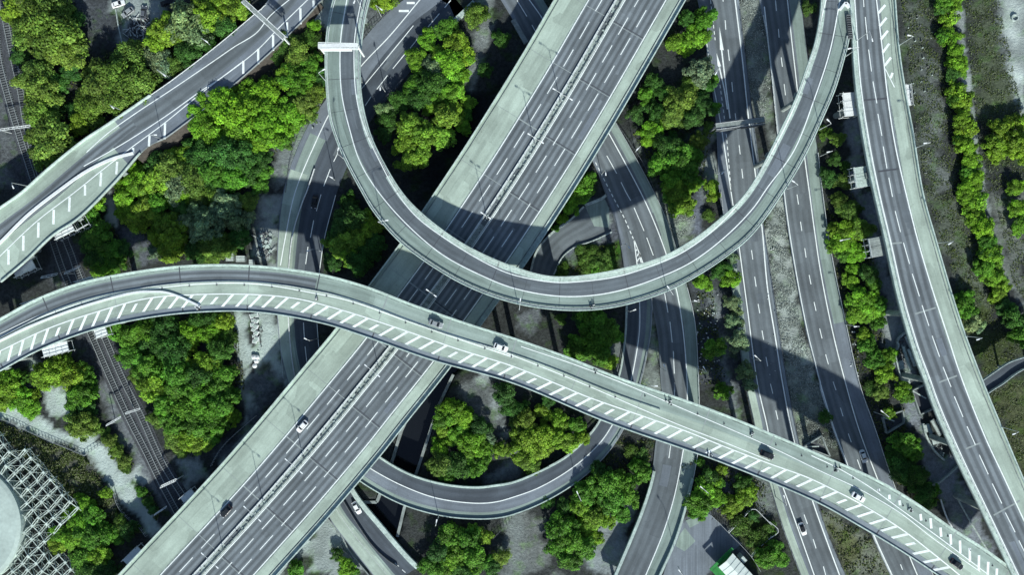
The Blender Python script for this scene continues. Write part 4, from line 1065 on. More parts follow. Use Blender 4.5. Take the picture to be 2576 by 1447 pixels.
trees(P_, '30', '1330,20,70,b 1390,20,60,B 1380,120,75,Y 1300,60,50,D 1360,270,75,B 1310,270,50,b 1410,390,65,B 1420,470,65,B 1390,560,50,D 1440,500,60,B 1440,690,75,Y 1470,780,65,Y 1400,760,50,b 1460,900,70,Y 1480,990,75,Y 1480,1090,70,Y 1440,1040,45,b 1530,1210,65,B 1500,1290,50,b 1560,1350,70,B 1490,1420,70,B 1730,980,75,Y 1700,1080,80,Y 1720,1170,55,Y 1860,940,90,Y 1880,1070,100,Y 1800,1090,60,B 1860,1410,60,B 1920,1160,70,Y')
trees(P_, '31', '1500,40,70,B 1570,90,80,B 1550,190,70,B 1610,270,80,B 1650,390,70,b 1680,480,85,B 1630,570,70,b 1700,640,75,B 1740,740,65,Y 1900,240,70,B 1880,120,70,B 1440,850,70,b 1510,900,70,b 1540,980,70,G 1830,940,90,D 1880,1060,75,b 1490,800,60,b 1640,480,60,D 1780,860,60,D 1720,790,50,Y')
P_ = 'left of the right viaduct'
trees(P_, '31', '600,280,85,Y 690,270,75,O 560,380,85,B 650,440,80,B 500,290,60,Y 640,580,50,B 620,670,60,B 760,620,65,D 800,690,55,b 700,810,95,B 660,900,80,B 760,900,85,B 830,850,65,b 720,1080,55,Y 750,1150,65,b 800,1250,75,b 900,1240,55,B 870,1350,75,Y 540,60,60,O 600,140,70,O 830,980,55,b 490,420,45,B 560,470,50,b 650,130,50,S 930,1210,40,B')
trees(P_, '30', '430,1000,50,S 520,1050,50,O 460,1340,65,D 560,1360,60,O 500,1200,50,D 310,60,50,S 590,1250,40,D')
P_ = 'in the thicket by the stone blocks'
trees(P_, '32', '1010,50,60,B 1050,110,50,b 850,70,55,O 1030,470,95,b 1100,520,75,b 1000,640,95,D 1100,690,90,D 1160,840,85,D 1220,820,60,b 960,540,70,D 910,230,45,Y 780,40,50,S 430,260,48,D 1190,900,60,b')
P_ = 'above the bottom-left pale path'
trees(P_, '01', '430,1320,115,Y 340,1400,95,Y 560,1380,100,Y 650,1370,80,b 70,1410,100,B 150,1400,70,b 480,1250,60,Y 20,1340,50,D')
trees(P_, '02', '620,90,105,b 560,170,75,b 650,190,70,D 640,320,95,O 560,340,55,O 60,50,110,Y 160,120,100,B 230,190,75,B 240,110,60,Y 680,30,60,D 710,330,50,O 30,130,70,Y')
trees('in the hedge strip beside the railway', '02', '780,380,45,S 830,440,50,O 880,520,50,O 930,590,50,O 960,650,35,S 1060,820,40,b 1110,900,40,D 1150,960,35,D')
P_ = 'beside the bottom-left lattice'
trees(P_, '02', '450,1140,75,B 590,1060,80,B 700,1000,80,b 560,1190,100,B 700,1180,100,b 440,1220,70,Y 760,1290,90,Y 850,1150,70,b 900,1060,55,O 960,1110,65,D 600,1320,90,b 800,1400,75,D 640,920,70,B 600,870,40,B 800,830,45,Y 680,1420,80,D 760,1080,60,b 540,980,50,B 690,1310,60,Y 1010,1080,40,D')
P_ = 'in the wood right of the tracks'
trees(P_, '01', '870,1040,75,b 970,1090,80,b 1080,1050,90,b 1250,1020,85,D 1420,1050,75,B 1580,1060,80,B 1210,1160,100,D 1000,1230,90,b 1120,1320,100,b 1300,1200,110,D 1380,1270,70,Y 1440,1160,45,Y 1560,1280,90,Y 1650,1190,90,D 1690,970,75,Y 1700,1100,70,S 1350,1370,110,b 1500,1390,100,D 1680,1360,90,b 1180,1430,90,b 1480,960,60,D 1590,960,60,D 1060,1400,70,O')
trees(P_, '02', '1150,40,110,Y 1320,50,110,b 1480,70,110,b 1640,50,100,b 1240,170,100,b 1390,180,110,b 1540,200,110,b 1690,160,100,b 1330,290,100,b 1480,310,100,b 1620,310,100,b 1410,420,90,Y 1510,460,80,Y 1300,420,70,O 1180,270,60,O 1750,250,60,Y 1590,420,70,b 1770,100,50,b 1360,520,50,S')
trees('in the lone clump by the motorway', '11', '700,200,110,D 820,230,70,l 700,350,95,l 800,330,85,l 610,400,70,l 680,470,65,l 850,440,80,D 560,530,60,D 760,540,85,D 900,260,60,l 900,380,70,D 620,280,70,D 690,80,60,D')
P_ = 'inside the loop road'
trees(P_, '12', '1470,210,90,B 1410,270,75,b 1560,260,75,B 1400,350,55,Y 1490,400,65,B 1680,330,75,D 1620,460,95,B 1700,520,85,B 1390,500,70,B 1380,610,90,O 1510,620,90,D 1660,630,80,b 1860,80,80,D 1850,500,60,Y 1900,200,60,D 1560,350,60,b 1750,420,50,G 1310,620,40,O 1430,690,60,b')
trees(P_, '22', '210,210,55,Y 350,290,75,Y 100,280,80,O 220,390,90,Y 100,420,95,Y 330,410,80,Y 430,440,75,Y 200,500,85,Y 100,560,85,Y 520,410,55,Y 150,630,60,O 470,320,60,b 40,330,60,O 60,200,60,D 280,120,60,D')
P_ = 'in the wood below the loop'
trees(P_, '12', '1450,1150,95,b 1590,1190,105,b 1370,1270,90,D 1500,1320,110,B 1640,1320,105,b 1700,1160,65,Y 1300,1370,70,b 1770,1390,70,D 1840,1310,60,O 1400,1410,80,b 1550,1420,80,D')
trees(P_, '22', '980,670,65,b 700,760,110,b 830,750,90,b 650,670,70,D 860,850,85,b 550,850,90,b 740,890,100,b 520,930,85,Y 620,1000,95,Y 700,1030,70,Y 820,990,65,b 560,1080,70,Y 620,1170,55,Y 360,1080,95,b 440,1190,110,b 330,1240,80,b 540,1260,80,b 430,1340,80,b 930,640,55,b 970,550,50,S 380,940,60,D 260,900,50,D 880,520,50,S')
trees('by the bottom-edge yard', '12', '300,1410,65,b 680,1390,70,B 610,1290,45,D 720,1440,50,b')
P_ = 'right of the bottom bridge'
trees(P_, '22', '1440,800,90,B 1400,890,90,b 1500,870,75,B 1410,955,60,b 1560,650,40,Y 1480,710,65,D 1370,960,50,b 1410,600,35,b 1550,760,40,b')
trees('around the fenced enclosure', '22', '1720,760,60,D 1740,850,75,Y 1650,930,70,Y 1790,800,45,Y 1720,1080,70,S 1850,1180,70,S 1800,1000,40,D 1900,1320,80,b')
trees('around the fenced enclosure', '32', '60,1250,60,b 100,1330,60,b 20,1100,50,S')
P_ = 'left of the dual carriageway'
trees(P_, '21', '1430,680,62,B 1640,650,75,B 1580,580,60,D 1530,610,45,D 1640,490,40,G 1640,830,55,G 1650,970,55,G 1690,1110,75,G 1690,900,35,G 1510,1170,80,b 1740,1340,75,G 1700,980,35,G')
trees(P_, '22', '1570,65,60,b 1770,15,50,G')
trees('in the hollow above the striped deck', '21', '520,950,70,D 620,990,105,b 700,1050,95,b 580,1120,105,b 640,1200,95,b 500,1180,90,b 720,1270,60,Y 430,1210,45,b 770,1080,55,b 600,920,50,b 360,950,40,S')
trees('inside the small ramp loop', '21', '560,500,55,S 650,540,70,S 710,480,50,S 380,570,40,S 510,440,40,S 600,440,45,S 560,590,50,S 740,570,45,S 370,620,30,S 620,600,40,b')
trees('on the top-edge shaded verge', '10', '1840,300,60,D 1700,80,40,O 1720,520,50,D')
ALL = [(p, rp, t, pl) for pl, l in CLUMPS.items() for p, rp, t in l if -25 < p[0] < 2600 and -25 < p[1] < 1472]
ALL.sort(key=lambda q: -q[1])
KEEP = ALL[:285]; REST = ALL[285:]; NREST = len(REST)
for p, rp, t, pl in ALL:
    for _ in range(3 if 'hillside' in pl else 2):
        a = random.uniform(0, 6.28); f_ = random.uniform(.75, 1.08)
        if random.random() < .8: REST.append(((p[0] + cos(a) * rp * f_, p[1] + sin(a) * rp * f_), rp * random.uniform(.28, .5), t, pl))
def tree_xf(p, rp, tone):
    alb, kind, word, hf = TONE[tone]; rm = rp * M * 1.24; x, y = W(p, rm * .95 * hf)
    k = random.uniform(.82, 1.22)
    return x, y, rm, (alb[0] * k * random.uniform(.88, 1.08), alb[1] * k, alb[2] * k * random.uniform(.8, 1.2)), kind, hf
groups = {}
for p, rp, t, pl in KEEP: groups.setdefault((pl, t), []).append((p, rp))
for (place, tone), L_ in groups.items():
    L_.sort(key=lambda q: q[0][0]); word = TONE[tone][2]; noun = 'shrub' if tone == 'S' else 'tree'
    for i, (p, rp) in enumerate(L_):
        x, y, rm, co, kind, hf = tree_xf(p, rp, tone)
        if 'hillside' in place: rm *= .9; kind = random.choice(('loose', 'loose', 'bushy')); hf *= 1.25
        root = empty(noun, (x, y, 0), random.uniform(0, 6.28))
        c = bpy.data.objects.new('crown', CR[kind][random.randrange(len(CR[kind]))]); COL.objects.link(c); c.parent = root
        c.scale = (rm * random.uniform(.88, 1.08), rm * random.uniform(.88, 1.12), rm * hf * random.uniform(.9, 1.15)); c.location = (0, 0, rm * .1); c.color = (*co, 1)
        tk = bpy.data.objects.new('trunk', TRK[i % 3]); COL.objects.link(tk); tk.parent = root; tk.scale = (rm, rm, rm * hf)
        n_ = len(L_)
        if n_ == 1: lb = f'the one {word} {noun} {place}'
        elif i == 0: lb = f'leftmost {word} {noun} {place}'
        elif i == n_ - 1: lb = f'rightmost {word} {noun} {place}'
        else: lb = f'{word} {noun} {place}, {ORD[i]} of its colour from left'
        assert len(lb.split()) <= 16, lb
        tag(root, lb, noun, f'trees and shrubs {place}')
# the smallest crowns, past the three hundred largest, as one mass of young growth
VV = []; CC = []
for q_, (p, rp, t, pl) in enumerate(REST):
    x, y, rm, co, kind, hf = tree_xf(p, rp, t)
    if q_ >= NREST: kind = 'sat'; hf = hf * random.uniform(1.2, 1.9)
    me = CR[kind][random.randrange(len(CR[kind]))]; n_ = len(me.vertices)
    v_ = np.empty(n_ * 3, np.float32); me.vertices.foreach_get('co', v_); v_ = v_.reshape(-1, 3) * (rm, rm, rm * hf)
    c_ = np.empty(n_ * 4, np.float32); me.color_attributes['tone'].data.foreach_get('color', c_); c_ = c_.reshape(-1, 4)
    a = random.uniform(0, 6.28); v_ = np.stack([v_[:, 0] * cos(a) - v_[:, 1] * sin(a) + x, v_[:, 0] * sin(a) + v_[:, 1] * cos(a) + y, v_[:, 2] + rm * .1], 1)
    VV.append(v_); CC.append(np.concatenate([c_[:, :3] * np.array(co), c_[:, 3:]], 1))
VV = np.vstack(VV); CC = np.vstack(CC); n_ = len(VV) // 4
me = bpy.data.meshes.new('small_trees'); me.vertices.add(n_ * 4); me.vertices.foreach_set('co', VV.ravel().astype(np.float32))
me.loops.add(n_ * 4); me.loops.foreach_set('vertex_index', np.arange(n_ * 4)); me.polygons.add(n_)
me.polygons.foreach_set('loop_start', np.arange(0, n_ * 4, 4)); me.polygons.foreach_set('loop_total', np.full(n_, 4)); me.update()
me.color_attributes.new('tone', 'FLOAT_COLOR', 'POINT').data.foreach_set('color', CC.ravel().astype(np.float32)); me.materials.append(MT['foliage'])
o = bpy.data.objects.new('small_trees', me); COL.objects.link(o); o.color = (1, 1, 1, 1)
tag(o, 'smallest trees and bushes filling gaps between the larger crowns', 'small trees', kind='stuff')
print('trees', len(KEEP), len(REST))

# ground cover: leaf tufts too many to count
def cover(name, polys, n, cols, hmin=.05, hmax=.7, size=.34, seed=1):
    rg = np.random.default_rng(seed); Pw = [wp(p) for p in polys]
    ar = []
    for P in Pw:
        a = 0
        for i in range(len(P)): a += P[i - 1][0] * P[i][1] - P[i][0] * P[i - 1][1]
        ar.append(abs(a) / 2)
    tot = sum(ar); pts = []
    for P, a in zip(Pw, ar):
        k = int(n * a / tot); xs = [p[0] for p in P]; ys = [p[1] for p in P]; got = 0; 
        while got < k:
            X = rg.uniform(min(xs), max(xs), k * 2); Y = rg.uniform(min(ys), max(ys), k * 2); m_ = inside(P, X, Y); q = np.stack([X[m_], Y[m_]], 1)[:k - got]
            pts.append(q); got += len(q)
    P = np.vstack(pts)
    cl = np.sin(P[:, 0] * .9 + 2 * np.sin(P[:, 1] * .5)) + np.sin(P[:, 1] * 1.1 + 2 * np.sin(P[:, 0] * .37)) + rg.normal(0, .6, len(P))
    P = P[cl > -.4]; cl = cl[cl > -.4]; n = len(P)
    z = hmin + (hmax - hmin) * np.clip((cl + .4) / 2.5, 0, 1) * rg.random(n)
    nn = rg.normal(0, .5, (n, 3)); nn[:, 2] = 1; nn /= np.linalg.norm(nn, axis=1)[:, None]
    a = np.cross(nn, rg.normal(size=(n, 3))); a /= np.linalg.norm(a, axis=1)[:, None]; b = np.cross(nn, a)
    s = size * rg.uniform(.5, 1.3, n)[:, None]; c = np.stack([P[:, 0], P[:, 1], z], 1)
    V = np.stack([c - a * s, c - b * s * .6, c + a * s, c + b * s * .6], 1)
    me = bpy.data.meshes.new(name); me.vertices.add(n * 4); me.vertices.foreach_set('co', V.ravel())
    me.loops.add(n * 4); me.loops.foreach_set('vertex_index', np.arange(n * 4)); me.polygons.add(n)
    me.polygons.foreach_set('loop_start', np.arange(0, n * 4, 4)); me.polygons.foreach_set('loop_total', np.full(n, 4)); me.update()
    pc = np.array(cols)[rg.integers(0, len(cols), n)] * rg.uniform(.6, 1.4, n)[:, None]
    C = np.ones((n, 4, 4), np.float32); C[:, :, :3] = pc[:, None, :]
    me.color_attributes.new('tone', 'FLOAT_COLOR', 'POINT').data.foreach_set('color', C.ravel()); me.materials.append(MT['foliage'])
    o = bpy.data.objects.new(name, me); COL.objects.link(o); o.color = (1, 1, 1, 1); return o
G_ = [(.05, .085, .012), (.075, .11, .014), (.03, .05, .012)]; Bn = [(.11, .12, .06), (.06, .07, .05), (.15, .17, .12)]
o = cover('undergrowth', [T('02', '0,300 640,550 860,880 1080,1130 900,1160 560,880 400,640 0,400'), T('02', '300,560 420,640 620,880 560,1000 480,860'), T('20', '900,1000 1450,600 1500,980 1400,1447 1120,1447'),
      T('21', '1380,700 1480,600 1600,1447 1400,1447'), T('21', '400,530 560,410 780,390 815,600 780,640 330,640'), T('22', '1250,500 1900,760 1900,1000 1620,1110 1500,980 1300,1000'), T('22', '600,350 1060,440 980,760 500,760'),
      T('31', '430,30 640,0 860,700 900,1447 700,1447 560,900'), T('32', '700,0 1000,0 1050,400 1300,900 1100,900 950,760'), T('00', '60,0 560,0 640,1000 300,1300'), T('00', '560,600 900,330 1929,60 1000,860'),
      T('00', '700,1100 1929,600 1929,1447 860,1447'), T('01', '880,30 1880,0 1860,480 1200,520'), T('10', '0,500 520,180 520,760 100,1200'), T('01', '560,200 860,260 1000,600 660,640'),
      T('01', '820,980 1760,900 1850,1447 1000,1447'), T('02', '1040,0 1850,0 1700,400 1450,560 1300,480'), T('32', '400,960 760,1150 900,1447 600,1447')], 60000, G_ + Bn[:2], seed=2)
tag(o, 'dark low undergrowth covering the banks between the roads', 'undergrowth', kind='stuff')
o = cover('bramble_scrub', [T('02', '0,300 200,370 640,555 720,700 860,880 900,1000 1080,1130 900,1120 640,920 540,880 430,760 300,640 160,520 0,400'), T('02', '820,420 900,470 1010,620 960,690 880,560'), T('01', '1000,1150 1080,1150 1150,1447 1020,1447'), T('02', '1030,800 1120,800 1200,960 1180,1050 1060,860')], 26000,
          [(.10, .13, .05), (.075, .12, .02), (.14, .16, .09), (.05, .085, .015)], hmin=.1, hmax=1.3, size=.30, seed=9)
tag(o, 'olive bramble scrub on the bank above the lattice frame', 'scrub', kind='stuff')
o = cover('hillside_grass', [T('30', '1000,0 1300,0 1420,600 1560,1447 1180,1447'), T('31', '1190,0 1500,0 1760,800 1929,1000 1929,1280 1640,1380'), T('32', '1620,0 1990,0 1990,1100'), T('30', '1480,0 1740,0 1929,900 1929,1447 1620,1447'), T('31', '1700,0 1990,0 1990,900 1850,700')], 30000, G_[:2] + [(.10, .13, .07), (.07, .10, .04), (.13, .16, .10)], hmax=.5, size=.25, seed=3)
tag(o, 'rough grass and weeds on the slope right of the viaduct', 'rough grass', kind='stuff')
o = cover('dry_grass', [T('20', '1700,0 1865,0 1929,500 1929,850 1860,900 1780,700'), T('31', '-20,230 110,20 170,500 250,1000 380,1447 140,1447 60,850'), T('32', '150,0 390,0 540,500 240,440'), T('21', '1040,0 1380,180 1230,400')], 26000,
          [(.30, .35, .31), (.22, .26, .23), (.36, .42, .37), (.14, .17, .14)], hmax=.35, size=.2, seed=4)
tag(o, 'bleached dry grass on the central reservation', 'dry grass', kind='stuff')

# ------------------------------------------------------------------ vehicles
def car_meshes(paint, roofk=None, hatch=False):
    """returns a list of (part name, builder, sub-parts)"""
    Lc, Wc = 4.35, 1.78
    st = [(-2.17, .62, .42, .74), (-2.0, .84, .36, .86), (-1.3, .885, .32, .92), (0, .89, .30, .93), (1.2, .885, .32, .90), (1.85, .84, .34, .78), (2.17, .62, .42, .62)]
    body = MB(); rows = []
    for x, hw, z0, z1 in st:
        rows.append([(x, -hw * .9, z0), (x, -hw, z0 + .18), (x, -hw * .98, z1 - .08), (x, -hw * .82, z1), (x, hw * .82, z1), (x, hw * .98, z1 - .08), (x, hw, z0 + .18), (x, hw * .9, z0)])
    for a, b in zip(rows[:-1], rows[1:]):
        for j in range(8):
            k = (j + 1) % 8; body.face([a[j], b[j], b[k], a[k]], paint)
    body.face(rows[0], paint); body.face(rows[-1][::-1], paint)
    for sx in (-1, 1): body.box((.75, sx * .98, .93), (.2, .16, .12), paint)   # mirrors
    rear = -1.75 if hatch else -1.5
    gl = MB(); g0 = [(rear, -.74, .90), (1.05, -.76, .90), (1.05, .76, .90), (rear, .74, .90)]
    g1 = [(rear + .5, -.60, 1.40), (.35, -.62, 1.41), (.35, .62, 1.41), (rear + .5, .60, 1.40)]
    gl.hexa(g0, g1, 'glass')
    rf = MB(); rf.hexa([(rear + .42, -.62, 1.36), (.40, -.64, 1.37), (.40, .64, 1.37), (rear + .42, .62, 1.36)],
                       [(rear + .58, -.56, 1.45), (.26, -.57, 1.46), (.26, .57, 1.46), (rear + .58, .56, 1.45)], roofk or paint)
    for sx in (-1, 1):
        rf.beam((1.04, sx * .765, .91), (.36, sx * .63, 1.41), .07, paint); rf.beam((rear, sx * .745, .91), (rear + .5, sx * .61, 1.41), .09, paint)
    out = [('body', body), ('windows', gl), ('roof', rf)]
    for x in (-1.33, 1.33):
        for sx in (-1, 1):
            wl = MB(); wl.tube((x, sx * .66, .32), (x, sx * .90, .32), .32, 'rubber', n=14); wl.tube((x, sx * .90, .32), (x, sx * .915, .32), .19, 'steel', n=10); out.append(('wheel', wl))
    for sx in (-1, 1):
        h = MB(); h.box((2.03, sx * .58, .66), (.24, .32, .14), 'headlight', -sx * .25); out.append(('headlight', h))
        h = MB(); h.box((-2.10, sx * .60, .74), (.14, .3, .14), 'taillight', sx * .2); out.append(('taillight', h))
    return out
def make_car(name, paint, hatch, label, cat, group, p, ang_px, z, roofk=None, sc_=1.0):
    x, y = W(p, z + .6)
    dx, dy = ang_px; rz = math.atan2(-dy, dx)
    root = empty(name, (x, y, z), rz); root.scale = (sc_, sc_, sc_); tag(root, label, cat, group)
    for n_, b_ in car_meshes(paint, roofk, hatch): b_.build(n_, root)
    return root
GM = 'cars driving on the roads'; GP = 'cars parked in the top left yard'
make_car('car', 'car_white', True, 'white hatchback in the inner lane of the motorway, lower left', 'car', GM, T1('12', 344, 330), (-.66, .75), 9.0)
make_car('car', 'car_black', False, 'dark saloon on the motorway near the bottom left corner', 'car', GM, T1('02', 1702, 970), (-.66, .75), 9.0)
make_car('car', 'car_white', False, 'white saloon on the road beside the river wall at the bottom', 'car', GM, T1('12', 754, 942), (.47, .88), 1.1)
make_car('car', 'car_black', False, 'black saloon on the shaded trunk road, left of the motorway', 'car', GM, T1('11', 436, 70), (-.18, .98), .15)
make_car('car', 'car_silver', False, 'grey saloon on the striped deck, where it crosses the motorway', 'car', GM, T1('11', 1350, 988), (.94, .34), float(sd.zat(T1('11', 1350, 988))))
make_car('car', 'car_white', True, 'white hatchback on the striped deck, second car from the left', 'car', GM, T1('11', 1838, 1166), (.94, .34), float(sd.zat(T1('11', 1838, 1166))))
make_car('car', 'car_black', True, 'black hatchback on the striped deck, above the dual carriageway', 'car', GM, T1('32', -4, 545), (.92, .38), float(sd.zat(T1('32', -4, 545))))
make_car('car', 'car_white', False, 'white saloon on the lower right part of the striped deck', 'car', GM, T1('32', 682, 862), (.87, .50), float(sd.zat(T1('32', 682, 862))))
make_car('car', 'car_black', False, 'black saloon on the striped deck nearest the bottom right corner', 'car', GM, T1('32', 1422, 1368), (.80, .60), float(sd.zat(T1('32', 1422, 1368))))
make_car('car', 'car_white', False, 'white saloon on the right dual carriageway above the striped deck', 'car', GM, T1('32', 720, 556), (.30, .95), .3, roofk='car_white')
make_car('car', 'car_white', False, 'white car with a black roof, on the left dual carriageway at the bottom', 'car', GM, T1('32', 262, 1102), (.36, .93), .3, roofk='car_black')
make_car('car', 'car_white', False, 'white car parked highest in the yard at the top left', 'car', GP, T1('00', 890, 28), (.94, -.3), .05)
make_car('car', 'car_silver', True, 'silver car parked beside the fence line in the top left yard', 'car', GP, T1('00', 962, 92), (-.8, .6), .05)
make_car('car', 'car_grey', True, 'dark grey car parked nose down beside the brushwood heap', 'car', GP, T1('00', 1082, 92), (.1, -1), .05)
make_car('car', 'car_black', False, 'black car parked at the right end of the top left yard', 'car', GP, T1('00', 1258, 18), (.92, -.3), .05)

# ------------------------------------------------------------------ street lamps
def make_lamp(p_base, p_head, z, h, label, group='street lamps beside the roads', double=False):
    bx, by = W(p_base, z); hx, hy = W(p_head, z + h)
    d = np.array((hx - bx, hy - by)); ln = np.linalg.norm(d)
    if ln < .3: d = np.array((1., 0)); ln = 1
    d /= ln; arm = min(max(ln, 1.0), 2.6)
    root = empty('street_lamp', (bx, by, z), math.atan2(d[1], d[0])); tag(root, label, 'street lamp', group)
    mb = MB(); mb.tube((0, 0, 0), (0, 0, 1.4), .15, 'steel', n=8); mb.tube((0, 0, 1.4), (0, 0, h - .25), .10, 'steel', .07, n=8); mb.build('pole', root)
    for sg in ((1, -1) if double else (1,)):
        mb = MB(); mb.tube((0, 0, h - .3), (sg * arm * .5, 0, h), .06, 'white_steel', n=6); mb.tube((sg * arm * .5, 0, h), (sg * arm, 0, h + .05), .06, 'white_steel', n=6); mb.build('arm', root)
        mb = MB(); x0 = sg * (arm - .1); x1 = sg * (arm + .85)
        mb.hexa([(x0, -.13, h - .05), (x1, -.2, h - .05), (x1, .2, h - .05), (x0, .13, h - .05)] if sg > 0 else [(x0, .13, h - .05), (x1, .2, h - .05), (x1, -.2, h - .05), (x0, -.13, h - .05)],
                [(x0, -.12, h + .14), (x1, -.16, h + .12), (x1, .16, h + .12), (x0, .12, h + .14)] if sg > 0 else [(x0, .12, h + .14), (x1, .16, h + .12), (x1, -.16, h + .12), (x0, -.12, h + .14)], 'lamp_head', True)
        mb.build('lamp_head', root)
    return root
LAMPS = [
 ('00', 1610, 360, 1545, 305, 1.2, 'street lamp on the upper bank edge of the top left slip road, nearest the gantry'),
 ('00', 950, 845, 838, 800, 2.5, 'street lamp on the upper bank edge of the top left slip road, halfway along'),
 ('00', 1250, 1062, 1140, 1018, 3.0, 'street lamp on the top left slip road where the white barrier begins'),
 ('00', 222, 1402, 95, 1398, 8.0, 'street lamp on the top left slip road viaduct, beside the railway'),
 ('00', 1290, 590, 1242, 570, 1.5, 'street lamp among the grey-green trees above the top left slip road'),
 ('10', 518, 605, 497, 527, 9.5, 'street lamp on the outer edge of the U-shaped deck, nearest its gantry'),
 ('10', 970, 692, 930, 658, .15, 'street lamp at the edge of the trunk road opposite the copse'),
 ('10', 588, 1352, 555, 1330, .15, 'street lamp beside the trunk road just left of the U-shaped deck'),
 ('10', 655, 1192, 612, 1130, 12, 'street lamp on the left side of the U-shaped deck above the trunk road'),
 ('10', 800, 75, 740, 2, 8, 'street lamp at the top edge beside the start of the U-shaped deck'),
 ('10', 938, 122, 930, 62, .15, 'street lamp on the small island at the top edge'),
 ('11', 482, 440, 408, 432, .15, 'street lamp over the trunk road below the black saloon'),
 ('11', 462, 1100, 380, 1108, .15, 'street lamp over the dark trunk road below the striped deck'),
 ('11', 950, 240, 970, 212, 15, 'street lamp on the U-shaped deck beside the lone lime tree'),
 ('20', 1500, 560, 1530, 545, .3, 'street lamp at the dual carriageway beside the painted arrows'),
 ('20', 665, 1312, 695, 1283, .3, 'street lamp on the left of the slip road just clear of the motorway'),
 ('20', 920, 1140, 942, 1115, .3, 'street lamp right of the slip road at the edge of the copse'),
 ('20', 1532, 1312, 1590, 1285, .3, 'street lamp over the light shoulder below the dark gantry'),
 ('30', 985, 342, 1075, 266, 17, 'street lamp on the right viaduct, highest of three on its outer edge'),
 ('30', 1110, 1112, 1195, 1075, 17, 'street lamp on the right viaduct, beside the upper hillside trees'),
 ('30', 668, 305, 785, 290, 17, 'street lamp in the wedge where the right viaduct and U-shaped deck meet'),
 ('30', 592, 420, 605, 365, 17, 'street lamp on the U-shaped deck below the wedge of the junction'),
 ('30', 390, 975, 465, 912, 17, 'street lamp on the outer edge of the U-shaped deck, beside the sign boards'),
 ('30', 392, 1176, 465, 1140, .3, 'street lamp on the verge between the right carriageway and the tall viaduct'),
 ('30', 150, 1420, 203, 1370, 17, 'street lamp on the U-shaped deck above the right carriageway'),
 ('31', 1275, 382, 1385, 378, 17, 'street lamp on the right viaduct, halfway down its outer edge'),
 ('31', 1485, 1082, 1592, 1105, 17, 'street lamp on the right viaduct, above the footbridge'),
 ('31', 585, 997, 680, 1010, .3, 'street lamp right of the dual carriageway in the narrow tree strip'),
 ('31', 520, 362, 562, 360, .3, 'street lamp almost buried in trees left of the scaffolding tower'),
 ('32', 1750, 332, 1862, 385, 17, 'street lamp on the right viaduct, lowest on its outer edge'),
 ('32', 800, 222, 852, 210, .3, 'street lamp in the scrub beside the right carriageway, above the white saloon'),
 ('21', 815, 400, 860, 398, .3, 'street lamp at the slip road fork'),
 ('21', 845, 890, 902, 890, .3, 'street lamp beside the loop road just below the U-shaped deck'),
 ('21', 1345, 820, 1385, 820, .3, 'street lamp on the bare verge right of the slip road'),
 ('21', 1395, 1327, 1440, 1327, .3, 'street lamp low on the verge just above the striped deck'),
 ('21', 1788, 1247, 1832, 1240, .3, 'street lamp over the shoulder of the left carriageway near the grey-green trees'),
 ('21', 1160, 770, 1172, 722, 17, 'street lamp on the outer parapet of the U-shaped deck near the fork'),
 ('21', 45, 880, 55, 810, 17, 'street lamp on the outer parapet of the U-shaped deck beside the motorway'),
 ('21', 1105, 1320, 1140, 1312, .3, 'street lamp in the grass wedge between loop road and slip road'),
 ('12', 1370, 1008, 1352, 1052, 3.2, 'street lamp outside the loop road near the river'),
 ('22', 492, 828, 470, 800, .5, 'street lamp outside the loop road beside the dark trees'),
 ('22', 1410, 772, 1372, 752, .4, 'street lamp right of the lower slip road'),
 ('22', 1240, 1385, 1205, 1355, 3, 'street lamp in the bottom yard beside the slip road bridge'),
 ('32', 60, 860, 125, 858, .3, 'street lamp on the shoulder of the left carriageway just below the striped deck'),
 ('22', 1000, -1, 1040, 20, 17.6, 'street lamp rising from the striped deck above the lower slip road'),
]
for cr, bx, by, hx, hy, z, lb in LAMPS:
    rd = None
    if z >= 8:
        for cand in (rv, ur, sd, tl):
            d = ((cand.pc - np.array(T1(cr, bx, by))) ** 2).sum(1).min() ** .5
            if d < 45: z = float(cand.zat(T1(cr, bx, by))); break
    make_lamp(T1(cr, bx, by), T1(cr, hx, hy), z, 10.0 if z < 8 else 8.5, lb)
mps = [('20', 345, 755), ('20', 158, 1085), ('11', 1722, 178), ('11', 1335, 745), ('11', 890, 1295), ('12', 330, 558), ('12', 25, 890), ('02', 1650, 1222)]
for i, (cr, x, y) in enumerate(mps):
    p = T1(cr, x, y); c = m6.pc; j = int(np.argmin(((c - np.array(p)) ** 2).sum(1)))
    q = m6.P(j, .501); dr = m6.r[j] - m6.l[j]; dr /= np.linalg.norm(dr)
    px_b = (1288 + q[0] / M * H / (H - 9), 723.5 - q[1] / M * H / (H - 9))
    r_ = make_lamp(px_b, px_b, 9.0, 10.0, ('double-armed lamp column on the motorway median, ' + ('highest' if i == 0 else 'lowest' if i == 7 else ORD[i] + ' from the top')), 'median lamp columns', double=True)
    r_.rotation_euler = (0, 0, math.atan2(dr[1], dr[0]))

